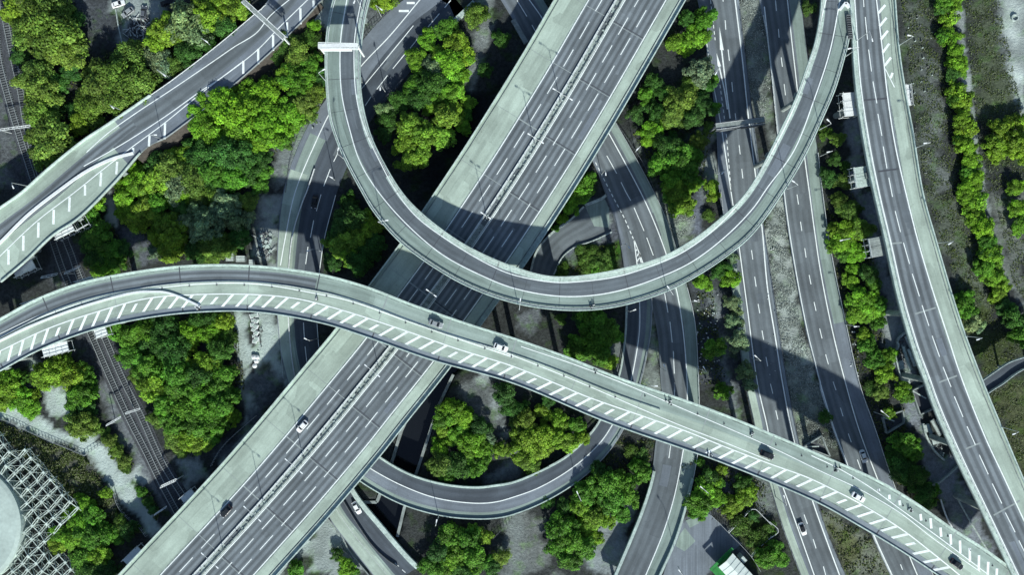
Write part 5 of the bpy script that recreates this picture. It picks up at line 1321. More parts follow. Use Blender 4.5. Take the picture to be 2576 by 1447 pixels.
# ------------------------------------------------------------------ gantries
def truss(root, a, b, wd, ht, k, seg=2.0):
    """box truss between two points; the walkway faces up"""
    a = np.array(a, float); b = np.array(b, float); d = b - a; ln = np.linalg.norm(d); d /= ln; nr = np.array((-d[1], d[0], 0)) * wd / 2; up = np.array((0, 0, ht))
    mb = MB()
    for s_ in (-1, 1):
        for u in (0, 1): mb.beam(a + nr * s_ + up * u, b + nr * s_ + up * u, .22, k)
    n = int(ln / seg)
    for i in range(n + 1):
        p = a + d * ln * i / n
        mb.beam(p - nr + up, p + nr + up, .12, k); mb.beam(p - nr, p - nr + up, .12, k); mb.beam(p + nr, p + nr + up, .12, k)
        if i < n:
            q = a + d * ln * (i + 1) / n; mb.beam(p - nr + up, q + nr + up, .1, k); mb.beam(p - nr, q - nr + up, .1, k); mb.beam(p + nr, q + nr + up, .1, k)
    mb.build('truss', root)
    return d, nr
g = empty('sign_gantry'); tag(g, 'white steel sign gantry spanning the upper end of the U-shaped deck', 'gantry', 'overhead sign gantries')
a = W3(T1('10', 470, 345), 15); b = W3(T1('10', 765, 352), 15)
truss(g, a, b, 1.5, 1.0, 'white_steel')
for q in (a, b):
    mb = MB(); mb.beam((q[0], q[1], 6 if q is a else 6), (q[0], q[1], 15), .5, 'white_steel'); mb.build('leg', g)
mb = MB(); mb.box(((a[0] + b[0]) / 2, (a[1] + b[1]) / 2 , 16.05), (abs(b[0] - a[0]), 1.1, .06), 'white_boards'); mb.build('walkway', g)
mb = MB(); c_ = W3(T1('10', 600, 368), 15.5); mb.box((c_[0], c_[1], 15.0), (9, .25, 2.2), 'white_boards'); mb.build('sign_board', g)
g = empty('sign_gantry'); tag(g, 'slim light steel gantry crossing the top left slip road diagonally', 'gantry', 'overhead sign gantries')
a = W3((613, 3), 8); b = W3((716, 97), 8); truss(g, a, b, 1.3, .8, 'white_steel')
for q in (a, b):
    mb = MB(); mb.beam((q[0], q[1], -.2), (q[0], q[1], 8), .45, 'white_steel'); mb.build('leg', g)
mb = MB(); mb.beam((a[0], a[1], 8.9), (b[0], b[1], 8.9), .8, 'fascia', .06); mb.build('walkway', g)
g = empty('sign_gantry'); tag(g, 'dark steel sign gantry over the left dual carriageway with a walkway', 'gantry', 'overhead sign gantries')
a = W3(T1('20', 1518, 960), 8); b = W3(T1('20', 1882, 912), 8); dd, nn = truss(g, a, b, 2.2, 1.1, 'dark_steel')
for q in (a, b):
    mb = MB(); mb.beam((q[0], q[1], -.2), (q[0], q[1], 8), .6, 'dark_steel'); mb.build('leg', g)
mb = MB(); n2 = nn / np.linalg.norm(nn); A = np.array(a) + n2 * .2; B = np.array(b) + n2 * .2
mb.beam((A[0], A[1], 9.2), (B[0], B[1], 9.2), 1.2, 'fascia', .06)
for s_ in (-.9, .9): mb.beam((a[0] + n2[0] * s_, a[1] + n2[1] * s_, 9.5), (b[0] + n2[0] * s_, b[1] + n2[1] * s_, 9.5), .1, 'white_steel')
mb.build('walkway', g)
mb = MB(); C_ = np.array(a) * .55 + np.array(b) * .45; C2 = np.array(a) * .1 + np.array(b) * .9
for p0, p1 in ((np.array(a) * .9 + np.array(b) * .1, C_), (np.array(a) * .45 + np.array(b) * .55, C2)):
    mb.beam(p0 - n2 * 1.2, p1 - n2 * 1.2, .2, 'dark_steel', 2.4)
mb.build('sign_board', g)
# small signs and cabinets
mb = MB()
for cr, x0, y0, x1, y1 in (('30', 540, 75, 580, 25), ('30', 580, 25, 612, 60)):
    a = W3(T1(cr, x0, y0), 17); b = W3(T1(cr, x1, y1), 17); mb.beam((a[0], a[1], 17.5), (b[0], b[1], 17.5), .8, 'white_boards', .9)
tag(mb.build('crash_cushion'), 'white arrow-shaped crash cushion at the nose of the right junction', 'crash cushion')
mb = MB(); a = W3(T1('30', 600, 120), 17); b = W3(T1('30', 618, 290), 17)
for s_ in (-.6, .6): mb.beam((a[0] + s_, a[1], 17.5), (b[0] + s_, b[1], 17.5), .14, 'dark_steel', .6)
for t in np.linspace(0, 1, 11): mb.beam((a[0] * (1 - t) + b[0] * t - .6, a[1] * (1 - t) + b[1] * t, 17.7), (a[0] * (1 - t) + b[0] * t + .6, a[1] * (1 - t) + b[1] * t, 17.7), .3, 'dark_steel', .5)
tag(mb.build('crash_barrier_cage'), 'ladder-like dark barrier cage behind the junction nose', 'barrier')

# ------------------------------------------------------------------ pier-top work platforms, scaffolds
def platform(cr, x0, y0, x1, y1, wpx, z, label, scaff=True, sheet=True, k='white_boards'):
    a = np.array(W(T1(cr, x0, y0), z)); b = np.array(W(T1(cr, x1, y1), z)); d = b - a; ln = np.linalg.norm(d); d /= ln; nr = np.array((-d[1], d[0])); hw = wpx * TS * M / 2
    root = empty('scaffold_platform', (*((a + b) / 2), 0)); root.location = (0, 0, 0)
    tag(root, label, 'scaffold', 'scaffolded pier heads')
    if sheet:
        mb = MB(); n = max(2, int(ln / .5))
        for i in range(n):
            c = a + d * ln * (i + .5) / n + nr * random.uniform(-.15, .15)
            mb.box((c[0], c[1], z + random.uniform(-.05, .05)), (ln / n * .97, hw * 2 * random.uniform(.92, 1.0), .08), k, math.atan2(d[1], d[0]))
        mb.build('board_deck', root)
    mb = MB()
    for s_ in (-1, 1):
        for h in (.5, 1.1): mb.beam((*(a + nr * hw * s_), z + h), (*(b + nr * hw * s_), z + h), .1, 'white_steel')
        n = max(2, int(ln / 1.8))
        for i in range(n + 1):
            c = a + d * ln * i / n + nr * hw * s_
            mb.beam((c[0], c[1], max(.1, z - 3.4 if sheet else .1)), (c[0], c[1], z + 1.2), .11, 'white_steel')
            if s_ > 0:
                e = a + d * ln * i / n - nr * hw * 1.25; f2 = a + d * ln * i / n + nr * hw * 1.25
                for hz in np.arange(z, max(1, z - 3), -2.5): mb.beam((e[0], e[1], hz - .2), (f2[0], f2[1], hz - .2), .1, 'white_steel')
    for hz in np.arange(z - 2.5, max(1, z - 3), -2.5):
        for s_ in (-1, 1): mb.beam((*(a + nr * hw * s_), hz), (*(b + nr * hw * s_), hz), .1, 'white_steel')
    mb.build('scaffold_poles', root)
platform('30', 612, 695, 628, 870, 100, 14.8, 'boxy white sheeted platform hanging left of the right viaduct')
platform('30', 1048, 635, 1062, 790, 38, 14.8, 'narrow white platform on the outer side of the right viaduct')
platform('30', 690, 1255, 712, 1405, 95, 14.6, 'pale scaffold platform under the right viaduct, second from the top', k='parapet')
platform('31', 812, 340, 838, 480, 120, 14.6, 'bare open scaffold tower left of the right viaduct', k='fascia')
platform('01', 405, 320, 545, 250, 85, 6.2, 'white sheeted platform beside the railway under the top left viaduct')
platform('01', 560, 250, 650, 200, 90, 6.0, 'open scaffold bay joined to the white platform by the railway', sheet=False)
platform('01', 100, 600, 250, 530, 90, 6.4, 'white scaffold platform at the left edge under the top left viaduct')
platform('01', 570, 690, 700, 650, 30, 13.5, 'narrow pale platform above the railway on the upper side of the striped deck', k='parapet')
platform('01', 170, 850, 380, 775, 18, 13.2, 'thin platform at the upper left of the striped deck', k='parapet')
platform('01', 320, 1205, 510, 1155, 70, 13.2, 'white scaffold platform under the striped deck, left of the railway')
platform('01', 715, 1070, 800, 1040, 60, 13.4, 'small white platform under the striped deck, right of the railway')
platform('02', 1370, 890, 1450, 820, 45, 7.0, 'white boarded platform at the motorway edge beside the railway')
platform('02', 945, 1360, 1050, 1255, 55, 7.0, 'long white boarded platform at the motorway edge near the bottom')

# ------------------------------------------------------------------ concrete frame field and tank
poly = [(x / 2.445 / 1.5497, (y / 2.445 + 1650) / 1.5497) for x, y in ((-200, 60), (0, 110), (80, 180), (370, 400), (480, 540), (745, 815), (525, 1040), (430, 1195), (480, 1225), (745, 1425), (745, 1600), (20, 1600), (60, 1300), (140, 1150), (215, 1000), (195, 800), (90, 680), (-100, 540))]
ZF = 4.0
pw = [W(p, ZF) for p in poly]
o0 = np.array(W(((730 / 2.445) / 1.5497, (825 / 2.445 + 1650) / 1.5497), ZF)); 
ea = np.array(W(((655 / 2.445) / 1.5497, (898 / 2.445 + 1650) / 1.5497), ZF)) - o0; eb = np.array(W(((668 / 2.445) / 1.5497, (755 / 2.445 + 1650) / 1.5497), ZF)) - o0
root = empty('concrete_frame'); tag(root, 'open lattice of pale beams and posts in the bottom left corner', 'frame structure')
nodes = {}
for i in range(-12, 22):
    for j in range(-14, 14):
        q = o0 + ea * i + eb * j + np.array((random.gauss(0, .18), random.gauss(0, .18)))
        if sdist(pw, np.array([q[0]]), np.array([q[1]]))[0] > -1.0: nodes[(i, j)] = (q[0], q[1], ZF + random.gauss(0, .35))
pb = MB(); bb = MB(); db = MB()
for (i, j), p in nodes.items():
    pb.beam((p[0], p[1], 0), p, .3, 'lattice'); pb.box((p[0], p[1], p[2]), (.8, .8, .35), 'lattice', .8)
    for di, dj in ((1, 0), (0, 1)):
        q = nodes.get((i + di, j + dj))
        if q is None: continue
        pa = np.array(p); qa = np.array(q); n_ = np.cross(qa - pa, (0, 0, 1)); n_ /= np.linalg.norm(n_)
        if di: 
            for s_ in (-.32, .32): bb.beam(pa + n_ * s_, qa + n_ * s_, .19, 'lattice')
        else: bb.beam(pa, qa, .20, 'lattice')
        lowp = pa - (0, 0, 2.4); lowq = qa - (0, 0, 2.4)
        bb.beam(lowp, lowq, .12, 'lattice')
        db.beam(pa - (0, 0, .2), lowq, .15, 'lattice'); 
        if random.random() < .6: db.beam(qa - (0, 0, .2), lowp, .1, 'lattice')
    if random.random() < .4 and (i + 1, j + 1) in nodes: db.beam(p, nodes[(i + 1, j + 1)], .08, 'lattice')
    for _ in range(2):
        a_ = random.uniform(0, 6.28); db.beam((p[0], p[1], p[2] - .1), (p[0] + cos(a_) * 1.3, p[1] + sin(a_) * 1.3, p[2] - random.uniform(.2, 2)), .09, 'lattice')
pb.build('posts', root)['kind'] = 'stuff'; bb.build('beams', root); db.build('braces', root)['kind'] = 'stuff'
mb = MB(); cx, cy = W((-110, 1325), 5); n = 72
ring = [(cx + 20.4 * cos(2 * pi * i / n), cy + 20.4 * sin(2 * pi * i / n)) for i in range(n)]
ring2 = [(cx + 19.2 * cos(2 * pi * i / n), cy + 19.2 * sin(2 * pi * i / n)) for i in range(n)]
for i in range(n):
    j = (i + 1) % n
    mb.face([(*ring[i], 0), (*ring[j], 0), (*ring[j], 5), (*ring[i], 5)], 'tank_lid'); mb.face([(*ring[i], 5), (*ring[j], 5), (*ring2[j], 5.25), (*ring2[i], 5.25)], 'tank_lid')
    mb.face([(*ring2[i], 5.25), (*ring2[j], 5.25), (cx, cy, 5.3)], 'tank_lid')
tag(mb.build('storage_tank'), 'round pale tank roof cut off by the left edge', 'tank')

# ------------------------------------------------------------------ building at the bottom edge
root = empty('white_roofed_building', (0, 0, 0)); tag(root, 'small building with white sheet roof and green trim at the bottom edge', 'building')
cs = [W(p, 5) for p in T('22', '1655,1290 1810,1447 1960,1600 1800,1745 1545,1400')]
A = np.array(W(T1('22', 1655, 1290), 5)); Bv = np.array(W(T1('22', 1800, 1447), 5)) - A; Bv /= np.linalg.norm(Bv); Cv = np.array(W(T1('22', 1548, 1395), 5)) - A; Cl = np.linalg.norm(Cv); Cv /= Cl
mb = MB(); q = [A, A + Bv * 16, A + Bv * 16 + Cv * Cl, A + Cv * Cl]
mid0 = A + Cv * Cl / 2; mid1 = mid0 + Bv * 16
mb.face([(*q[0], 4.6), (*q[1], 4.6), (*mid1, 5.3), (*mid0, 5.3)], 'roof_white'); mb.face([(*mid0, 5.3), (*mid1, 5.3), (*q[2], 4.6), (*q[3], 4.6)], 'roof_white')
for s_ in np.arange(0, 16.1, 1.9):
    p0 = A + Bv * s_; mb.beam((*p0, 4.66), (*(p0 + Cv * Cl / 2), 5.36), .1, 'stone', .05); mb.beam((*(p0 + Cv * Cl / 2), 5.36), (*(p0 + Cv * Cl), 4.66), .1, 'stone', .05)
mb.build('roof', root)
mb = MB(); qi = [A + Bv * .4 + Cv * .4, A + Bv * 15.6 + Cv * .4, A + Bv * 15.6 + Cv * (Cl - .4), A + Bv * .4 + Cv * (Cl - .4)]
mb.prism([tuple(p) for p in qi], 0, 4.5, 'green_trim'); mb.build('wall', root)
mb = MB(); 
p0 = A - Bv * .7 - Cv * 1.0; p1 = A + Cv * (Cl + 2.6) - Bv * .7
mb.beam((*p0, 3.6), (*p1, 3.6), .9, 'green_trim', .3)
p0 = A + Cv * (Cl + 1.3) ; p1 = p0 + Bv * 16; mb.beam((*p0, 3.2), (*p1, 3.2), 2.4, 'green_trim', .3)
mb.build('canopy', root)
mb = MB(); c_ = W3(T1('22', 1733, 1335), 3.5); mb.box((c_[0], c_[1], 1.8), (1.9, 1.5, 3.6), 'stone', math.atan2(Bv[1], Bv[0])); mb.build('side_cabin', root)

# ------------------------------------------------------------------ fences and low walls
def fence(cr, pts, label, z=0.0, ht=1.8, k='steel', step=9.0, solid=False, wd=.07, cat='fence', name='fence', group=None):
    mb = MB(); Q = spline(T(cr, pts), step) if ' ' in pts else []; pr = None
    for p in Q:
        x, y = W(p, z); mb.box((x, y, z + ht / 2), (.14, .14, ht), k); q = (x, y, z + ht)
        if pr:
            if solid: mb.beam((pr[0], pr[1], z + ht / 2), (x, y, z + ht / 2), wd, k, ht)
            else:
                mb.beam(pr, q, wd, k); mb.beam((pr[0], pr[1], z + ht * .45), (q[0], q[1], z + ht * .45), wd * .7, k)
        pr = q
    tag(mb.build(name), label, cat, group)
fence('02', '-20,275 40,280 300,400 640,545', 'light fence along the pale path above the concrete frame', ht=1.1)
fence('02', '645,548 760,470', 'gate line across the pale path in the lower left', ht=1.2)
fence('02', '870,830 900,920 960,1000 1060,1080 1110,1150', 'fence beside the pale path near the motorway', ht=1.5)
fence('02', '1930,250 1700,460 1630,560 1600,620', 'curving fence beside the motorway pier in the lower left')
fence('20', '770,925 880,1080 990,1260 1065,1447', 'thin fence along the outer verge of the slip road', ht=1.2, k='dark_steel')
fence('22', '1480,990 1610,1120 1780,1300 1850,1410', 'fence running down from the yard to the bottom right', k='steel')
fence('22', '1610,1120 1700,1030 1795,940 1870,1000 1929,1060', 'corner of the fenced square enclosure at the lower right', k='white_steel', wd=.14)
fence('22', '1929,1150 1850,1220 1780,1300', 'lower side of the fenced square enclosure', k='white_steel', wd=.14)
fence('32', '0,1035 70,1105 0,1165', 'right tip of the fenced square enclosure', k='white_steel', wd=.14)
fence('12', '1780,1165 1920,1020', 'short fence beside the dry bed below the loop road', k='dark_steel')
fence('12', '540,1020 640,1140 700,1260 850,1447', 'low wall along the outer edge of the bottom road', k='fascia', solid=True, wd=.35, ht=.9, cat='wall', name='low_wall')
fence('12', '170,1447 260,1340 340,1240 410,1180', 'low wall running along the foot of the motorway at the bottom', k='stone', solid=True, wd=.5, ht=1.6, cat='wall', name='low_wall')
fence('12', '640,1200 660,1250 720,1300', 'short fence beside the bottom road trees', k='dark_steel')
fence('10', '800,290 900,190 1070,30', 'dark fence on the upper edge of the trunk road near the top', k='dark_steel')
fence('10', '1110,597 960,760 855,915', 'fence between the trunk road and the copse', k='dark_steel')
fence('10', '0,497 170,345 345,165 420,95', 'edging wall at the lower side of the top left slip road', k='dark_steel', ht=.6)
fence('10', '220,1447 260,1180 340,960 400,880', 'low edging beside the left verge of the trunk road', k='dark_steel', ht=.5)
fence('10', '1480,175 1560,100 1640,20', 'pale wall at the top edge beside the underpass', k='parapet', solid=True, wd=1.4, ht=1.4, cat='wall', name='retaining_wall')
fence('20', '0,155 60,260 100,330', 'pale retaining wall at the top where the slip road meets the motorway', k='fascia', solid=True, wd=1.5, ht=1.2, cat='wall', name='retaining_wall')
fence('21', '540,100 680,40 700,20', 'stacked beams at the top of the bridge ramp', k='stone', solid=True, wd=.9, ht=.8, cat='wall', name='low_wall')
fence('21', '130,600 180,440 300,300 440,200 530,110', 'retaining wall along the outside of the small ramp loop', k='stone', solid=True, wd=.6, ht=1.2, cat='wall', name='retaining_wall')
fence('21', '305,620 370,490 470,410 590,370 740,300', 'kerb wall along the inside of the small ramp loop', k='stone', solid=True, wd=.35, ht=.7, cat='wall', name='low_wall')
fence('31', '880,920 850,1130', 'dark fence beside the canal path', k='steel', ht=1.2)
fence('21', '1560,0 1575,150', 'short barrier left of the light shoulder', k='white_steel', ht=.8)
fence('32', '1300,880 1340,1000 1385,1090', 'row of white kerb stones below the stone bollards', k='white_boards', solid=True, wd=.35, ht=.4, cat='kerb', name='kerb_stones')
fence('32', '1430,880 1520,1040 1650,1260', 'kerb dividing the paths under the right viaduct', k='stone', solid=True, wd=.4, ht=.3, cat='kerb', name='kerb_stones')
fence('00', '875,70 895,200 925,330', 'pale edging along the top left yard', k='stone', solid=True, wd=.3, ht=.5, cat='wall', name='low_wall')
# footbridge at the right edge
fb = Road(T('31', '1420,1540 1605,1412 1700,1345 1800,1280 1929,1235 2100,1190'), T('31', '1480,1640 1680,1490 1760,1440 1850,1370 1960,1310 2120,1260'), [(0, 6), (1, 6)])
root = empty('footbridge'); tag(root, 'narrow dark footbridge leaving the right viaduct for the right edge', 'footbridge')
mb = MB(); fb.surface(mb, [(0, 1, 'asphalt_dark', 1)]); fb.slab(mb, .6); mb.build('deck', root)
for u in (0, 1):
    mb = MB(); fb.wall(mb, u, .18, 1.1, 'stone'); mb.build('parapet', root)
for x in (4, 16, 28):
    mb = MB(); p = fb.at(x, .5); mb.tube((p[0], p[1], -.3), (p[0], p[1], 5.4), .4, 'fascia', n=10); mb.build('column', root)

# stone bollards in a row
bl = None; nb = 16; Q = resample(np.array(T('32', '1250,775 1290,755 1380,680 1440,625')), -nb)
for i, p in enumerate(Q):
    x, y = W(p, .4)
    if bl is None:
        mb = MB(); mb.prism([(-.42, -.3), (.42, -.3), (.46, .3), (-.4, .34)], 0, .55, 'stone'); mb.prism([(-.34, -.22), (.34, -.22), (.36, .22), (-.32, .25)], .553, .68, 'stone'); bl = mb.build('stone_block'); o = bl
    else: o = bl.copy(); COL.objects.link(o)
    o.location = (x, y, 0); o.rotation_euler = (0, 0, random.uniform(-.3, .3) + .7)
    tag(o, 'pale stone block in the slanting row across the path, ' + ('lowest of the row' if i == 0 else 'highest of the row' if i == nb - 1 else ORD[i] + ' from the bottom'), 'stone block', 'row of stone blocks across the path')

# basins with stacked concrete beams beside the viaduct
def basin(name, cr, wall_pts, slabs, blocks, label):
    root = empty(name); tag(root, label, 'basin')
    mb = MB(); Q = spline(T(cr, wall_pts), 6)
    for a, b in zip(Q[:-1], Q[1:]):
        p, q = W(a, .6), W(b, .6); mb.beam((*p, .45), (*q, .45), .55, 'stone', .9)
    mb.build('rim_wall', root)
    mb = MB()
    for s_ in slabs.split(';'):
        (x0, y0), (x1, y1) = [tuple(map(float, q.split(','))) for q in s_.split()]
        p, q = W(T1(cr, x0, y0), .6), W(T1(cr, x1, y1), .6); mb.beam((*p, .4), (*q, .4), .75, random.choice(['stone', 'parapet', 'stone']), .6)
        d = np.array(q) - np.array(p); n_ = np.array((-d[1], d[0])) / np.linalg.norm(d); o2 = n_ * .75
        mb.beam((*(p + o2), .2), (*(q + o2), .2), .35, 'fascia', .4)
    mb.build('concrete_beams', root)
    mb = MB()
    for x, y, w_, h_ in blocks:
        p = W(T1(cr, x, y), .6); mb.box((p[0], p[1], .5), (w_, h_, 1.0), 'stone', .25)
    for _ in range(70):
        x = random.uniform(0, 1); y = random.uniform(0, 1); k = Q[random.randrange(len(Q))]; c = np.array(k) * x + np.array(Q[len(Q) // 3]) * (1 - x)
        p = W(tuple(c + np.array((random.uniform(0, 14), random.uniform(-6, 6)))), 0); mb.box((p[0], p[1], .2), (random.uniform(.2, .7), random.uniform(.2, .6), .4), random.choice(['stone', 'rust', 'rust']), random.uniform(0, 3))
    mb.build('rubble', root)['kind'] = 'stuff'
basin('rubble_basin', '31', '1035,1055 975,1115 985,1150 965,1210 985,1330 1030,1447 1050,1480', '1040,1085 1085,1180;1060,1180 1110,1310;1085,1190 1150,1340;1020,1160 1075,1340;1130,1230 1180,1340', [(1000, 1300, 1.9, 2.6), (1040, 1420, 2.2, 2.0)], 'upper stone-rimmed basin of concrete beams beside the right viaduct')
basin('rubble_basin', '32', '1170,310 1185,380 1215,450 1260,520 1330,585', '1235,285 1300,400;1275,280 1345,400;1200,320 1230,390;1300,300 1380,440', [(1195, 345, 1.8, 2.4), (1260, 440, 2.2, 2.0)], 'lower stone-rimmed basin of concrete beams beside the right viaduct')
# dark sunken chambers
def pit(cr, pts, label):
    P = [W(p, .3) for p in T(cr, pts)]; mb = MB()
    root = empty('sunken_chamber'); tag(root, label, 'chamber', 'dark sunken chambers')
    mb.face([(x, y, .06) for x, y in P], 'joint')
    mb.build('floor', root); mb = MB()
    for a, b in zip(P, P[1:] + P[:1]): mb.beam((*a, .5), (*b, .5), .4, 'fascia', 1.4)
    c = np.mean(P, axis=0); mb.beam((*P[0], 1.1), (*c, 1.1), .35, 'stone', .3); mb.build('rim_wall', root)
MT['joint_black'] = mat('wet_black_floor', (.006, .007, .008), .4)
pit('32', '1080,60 1230,-10 1275,180 1140,240', 'square dark chamber between the two stone basins')
pit('32', '270,480 400,398 465,555', 'triangular dark chamber on the median beside the striped deck')
pit('12', '885,800 950,860 1085,1040 1050,1120 905,975', 'dark weir chamber beside the bottom road river wall') if False else None
pit('32', '860,260 1010,210 1020,300 890,380', 'sunken dark frame among scrub right of the dual carriageway')

# debris beside the trunk road
def junk(cr, x0, y0, x1, y1, n, seed, label, name, kinds, smin=.3, smax=1.3, cat='debris', bars=False):
    rg = random.Random(seed); mb = MB()
    for _ in range(n):
        p = W(T1(cr, rg.uniform(x0, x1), rg.uniform(y0, y1)), .3); h = rg.uniform(.15, .8)
        mb.box((p[0], p[1], h / 2), (rg.uniform(smin, smax), rg.uniform(smin, smax) * .7, h), rg.choice(kinds), rg.uniform(0, 3))
        if bars and rg.random() < .3: mb.beam((p[0], p[1], .3), (p[0] + rg.uniform(-2, 2), p[1] + rg.uniform(-2, 2), .6), .12, 'white_steel')
    o = mb.build(name); tag(o, label, cat, kind='stuff'); return o
junk('11', 0, 300, 110, 500, 90, 1, 'scattered rubble and bars beside the trunk road above the striped deck', 'rubble_heap', ['stone', 'rust', 'parapet', 'dark_steel'], .3, 1.4, bars=True)
junk('00', 960, 130, 1130, 290, 130, 3, 'heap of grey brushwood and bars in the top left yard', 'brushwood_heap', ['rust', 'dark_steel', 'stone'], .15, .6, bars=True)
junk('31', 610, 1010, 690, 1447, 20, 6, 'litter along the verge of the right dual carriageway', 'litter', ['white_boards', 'stone'], .2, .5)
junk('11', 0, 1000, 40, 1200, 24, 8, 'small stones strewn over the pale ground beside the trunk road', 'stones', ['stone', 'rust'], .2, .6)
junk('21', 1380, 760, 1560, 1440, 70, 21, 'litter on the bare verge between the slip road and dual carriageway', 'litter', ['stone', 'rust', 'white_boards'], .15, .55)
junk('30', 1060, 100, 1240, 1400, 60, 22, 'stones and litter on the slope right of the viaduct', 'litter', ['stone', 'rust'], .15, .5)
junk('31', 0, 300, 60, 1400, 26, 23, 'litter along the left edge of the grass reservation', 'litter', ['stone', 'white_boards'], .12, .35)
junk('10', 380, 760, 480, 960, 26, 24, 'stones on the bank beside the trunk road', 'stones', ['stone', 'rust'], .2, .6)
# bags / crates and round tanks on the pale verge below the striped deck
cr_ = [(635.5, 795), (644, 793), (637, 806), (645, 808), (636, 817), (644, 822), (638, 830), (645, 838), (639, 846), (646, 853), (641, 859)]
b0 = None
for i, (x, y) in enumerate(cr_):
    if b0 is None:
        mb = MB(); mb.prism([(-.5, -.5), (.5, -.5), (.5, .5), (-.5, .5)], 0, .85, 'white_boards'); mb.prism([(-.36, -.36), (.36, -.36), (.36, .36), (-.36, .36)], .853, .95, 'parapet'); b0 = mb.build('bulk_bag'); o = b0
    else: o = b0.copy(); COL.objects.link(o)
    X, Y = W((x, y), .5); o.location = (X, Y, 0); s_ = random.uniform(.9, 1.5) if i > 1 else 1.7; o.scale = (s_, s_ * random.uniform(.8, 1.1), 1); o.rotation_euler = (0, 0, random.uniform(-.5, .5))
    tag(o, 'white bulk bag on the pale verge under the striped deck, ' + ('topmost left' if i == 0 else 'lowest of the row' if i == len(cr_) - 1 else ORD[i] + ' from the top'), 'bulk bag', 'row of white bulk bags')
t0 = None
for i, (x, y) in enumerate([(638.5, 899), (647, 900), (645, 909), (641, 921)]):
    if t0 is None:
        mb = MB(); mb.tube((0, 0, 0), (0, 0, .7), .75, 'white_boards', n=20); mb.tube((0, 0, .7), (0, 0, .95), .72, 'white_boards', .15, n=20); t0 = mb.build('round_drum'); o = t0
    else: o = t0.copy(); COL.objects.link(o)
    X, Y = W((x, y), .5); o.location = (X, Y, 0); tag(o, 'round white drum on the pale verge, ' + ('upper left', 'upper right', 'third down', 'lowest')[i] + ' of four', 'drum', 'four round white drums')
mb = MB()
X, Y = W(T1('30', 1855, 135), 0); n = 24
for i in range(n):
    a = 2 * pi * i / n; b = 2 * pi * (i + 1) / n; mb.beam((X + 1.0 * cos(a), Y + 1.0 * sin(a), .3), (X + 1.0 * cos(b), Y + 1.0 * sin(b), .3), .35, 'stone', .6)
tag(mb.build('manhole_ring'), 'concrete ring on the pale ground at the top right', 'manhole ring')
# sheds by the wood above the striped deck
for cr, x, y, w_, h_, lb in (('01', 1735, 480, 2.4, 3.2, 'small grey shed at the upper edge of the striped deck, left one'), ('01', 1815, 500, 2.8, 2.0, 'low slatted crate beside the grey shed above the striped deck'), ('01', 1895, 525, 1.3, 1.6, 'white cabinet above the striped deck')):
    root = empty('shed', (*W(T1(cr, x, y), 1), 0)); tag(root, lb, 'shed')
    mb = MB(); mb.box((0, 0, .9), (w_ * .9, h_ * .9, 1.8), 'fascia', .0); mb.build('wall', root)
    mb = MB(); mb.box((0, 0, 1.9), (w_, h_, .18), 'stone'); [mb.box((0, t * h_, 2.02), (w_, .12, .06), 'white_steel') for t in (-.42, 0, .42)]; mb.build('roof', root)
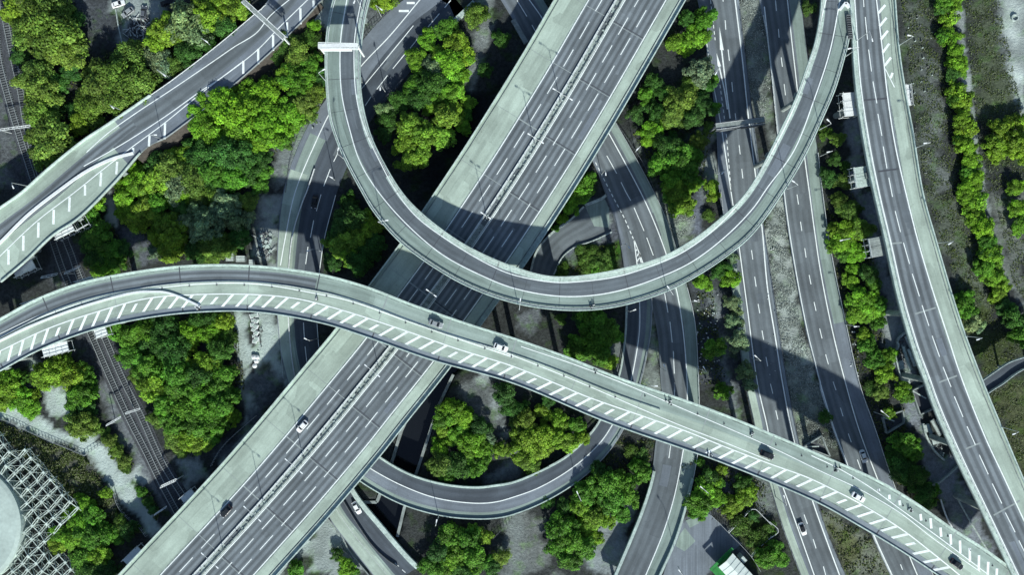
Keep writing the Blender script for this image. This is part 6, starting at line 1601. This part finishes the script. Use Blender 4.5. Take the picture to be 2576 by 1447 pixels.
# railway gantries
for i, (cr, x0, y0, x1, y1, lb) in enumerate((('00', 0, 975, 225, 945, 'catenary gantry over the tracks near the left edge'), ('02', 945, 232, 1050, 200, 'catenary mast arm right of the tracks in the lower left'),
        ('02', 800, 322, 905, 262, 'catenary mast arm left of the tracks in the lower left'), ('02', 1210, 785, 1320, 735, 'white lattice signal gantry over the tracks near the motorway'), ('02', 1160, 997, 1250, 937, 'catenary arm beside the hedge near the motorway'),
        ('01', 485, 610, 600, 560, 'catenary gantry between the two left viaducts'), ('01', 310, 640, 430, 615, 'triangular mast foot left of the tracks'))):
    root = empty('railway_gantry'); tag(root, lb, 'gantry', 'railway overhead line supports')
    a = np.array(W3(T1(cr, x0, y0), 5.5)); b = np.array(W3(T1(cr, x1, y1), 5.5)); mb = MB()
    big = i in (0, 3); o2 = np.array((0.15, .3, 0)) * (1.6 if i == 3 else 1)
    mb.beam(a + o2, b + o2, .15, 'white_steel'); mb.beam(a - o2, b - o2, .15, 'white_steel')
    for t in np.linspace(0, 1, 8 if big else 4): mb.beam(a * (1 - t) + b * t + o2, a * (1 - t) + b * t - o2, .2 if i == 3 else .1, 'white_steel')
    mb.build('boom', root); mb = MB(); mb.beam((a[0], a[1], 0), (a[0], a[1], 5.6), .22, 'white_steel'); mb.build('mast', root)
    if big: mb = MB(); mb.beam((b[0], b[1], 0), (b[0], b[1], 5.6), .22, 'white_steel'); mb.build('mast', root)
# small equipment on the decks
def post_cluster(rd, cr, x, y, label):
    z = float(rd.zat(T1(cr, x, y))); X, Y = W(T1(cr, x, y), z); mb = MB()
    for _ in range(7):
        a, b = X + random.uniform(-.8, .8), Y + random.uniform(-.6, .6); mb.tube((a, b, z), (a, b, z + random.uniform(.5, 1.1)), .14, random.choice(['white_boards', 'dark_steel', 'white_boards']), n=6); mb.box((a, b, z + .06), (.45, .45, .12), 'rubber')
    tag(mb.build('marker_posts'), label, 'marker posts', 'clusters of marker posts on the decks')
post_cluster(sd, '11', 448, 800, 'cluster of marker posts on the striped deck left of the motorway')
post_cluster(sd, '21', 625, 1345, 'cluster of posts at the upper parapet of the striped deck right of the centre')
post_cluster(sd, '22', 1168, 150, 'cluster of small white posts on the striped deck above the lower slip road')
post_cluster(sd, '22', 1808, 390, 'cluster of pale posts just ahead of the black hatchback')
post_cluster(sd, '32', 525, 655, 'cluster of posts between the two right-hand lanes of the striped deck')
post_cluster(sd, '32', 1075, 955, 'cluster of posts above the dark thicket on the striped deck')
post_cluster(sd, '22', 1475, 545, 'cluster of posts at the lower parapet of the striped deck')
post_cluster(sd, '01', 1490, 870, 'dark post cluster where the curved white barrier ends')
post_cluster(ur, '21', 598, 858, 'cluster of posts on the outer parapet of the U-shaped deck')
mb = MB(); Q = spline(T('01', '-100,1165 0,1118 200,1020 560,880 860,790 1030,752 1130,748 1240,752 1330,778 1430,822 1505,858'), 7); pr = None
for p in Q:
    z = float(sd.zat(p)); a = W(p, z + .25); q = (a[0], a[1], z + .25)
    if pr: mb.beam(pr, q, .62, 'white_boards', .5)
    pr = q
tag(mb.build('temporary_barrier'), 'long white temporary barrier curving across the left end of the striped deck', 'barrier')
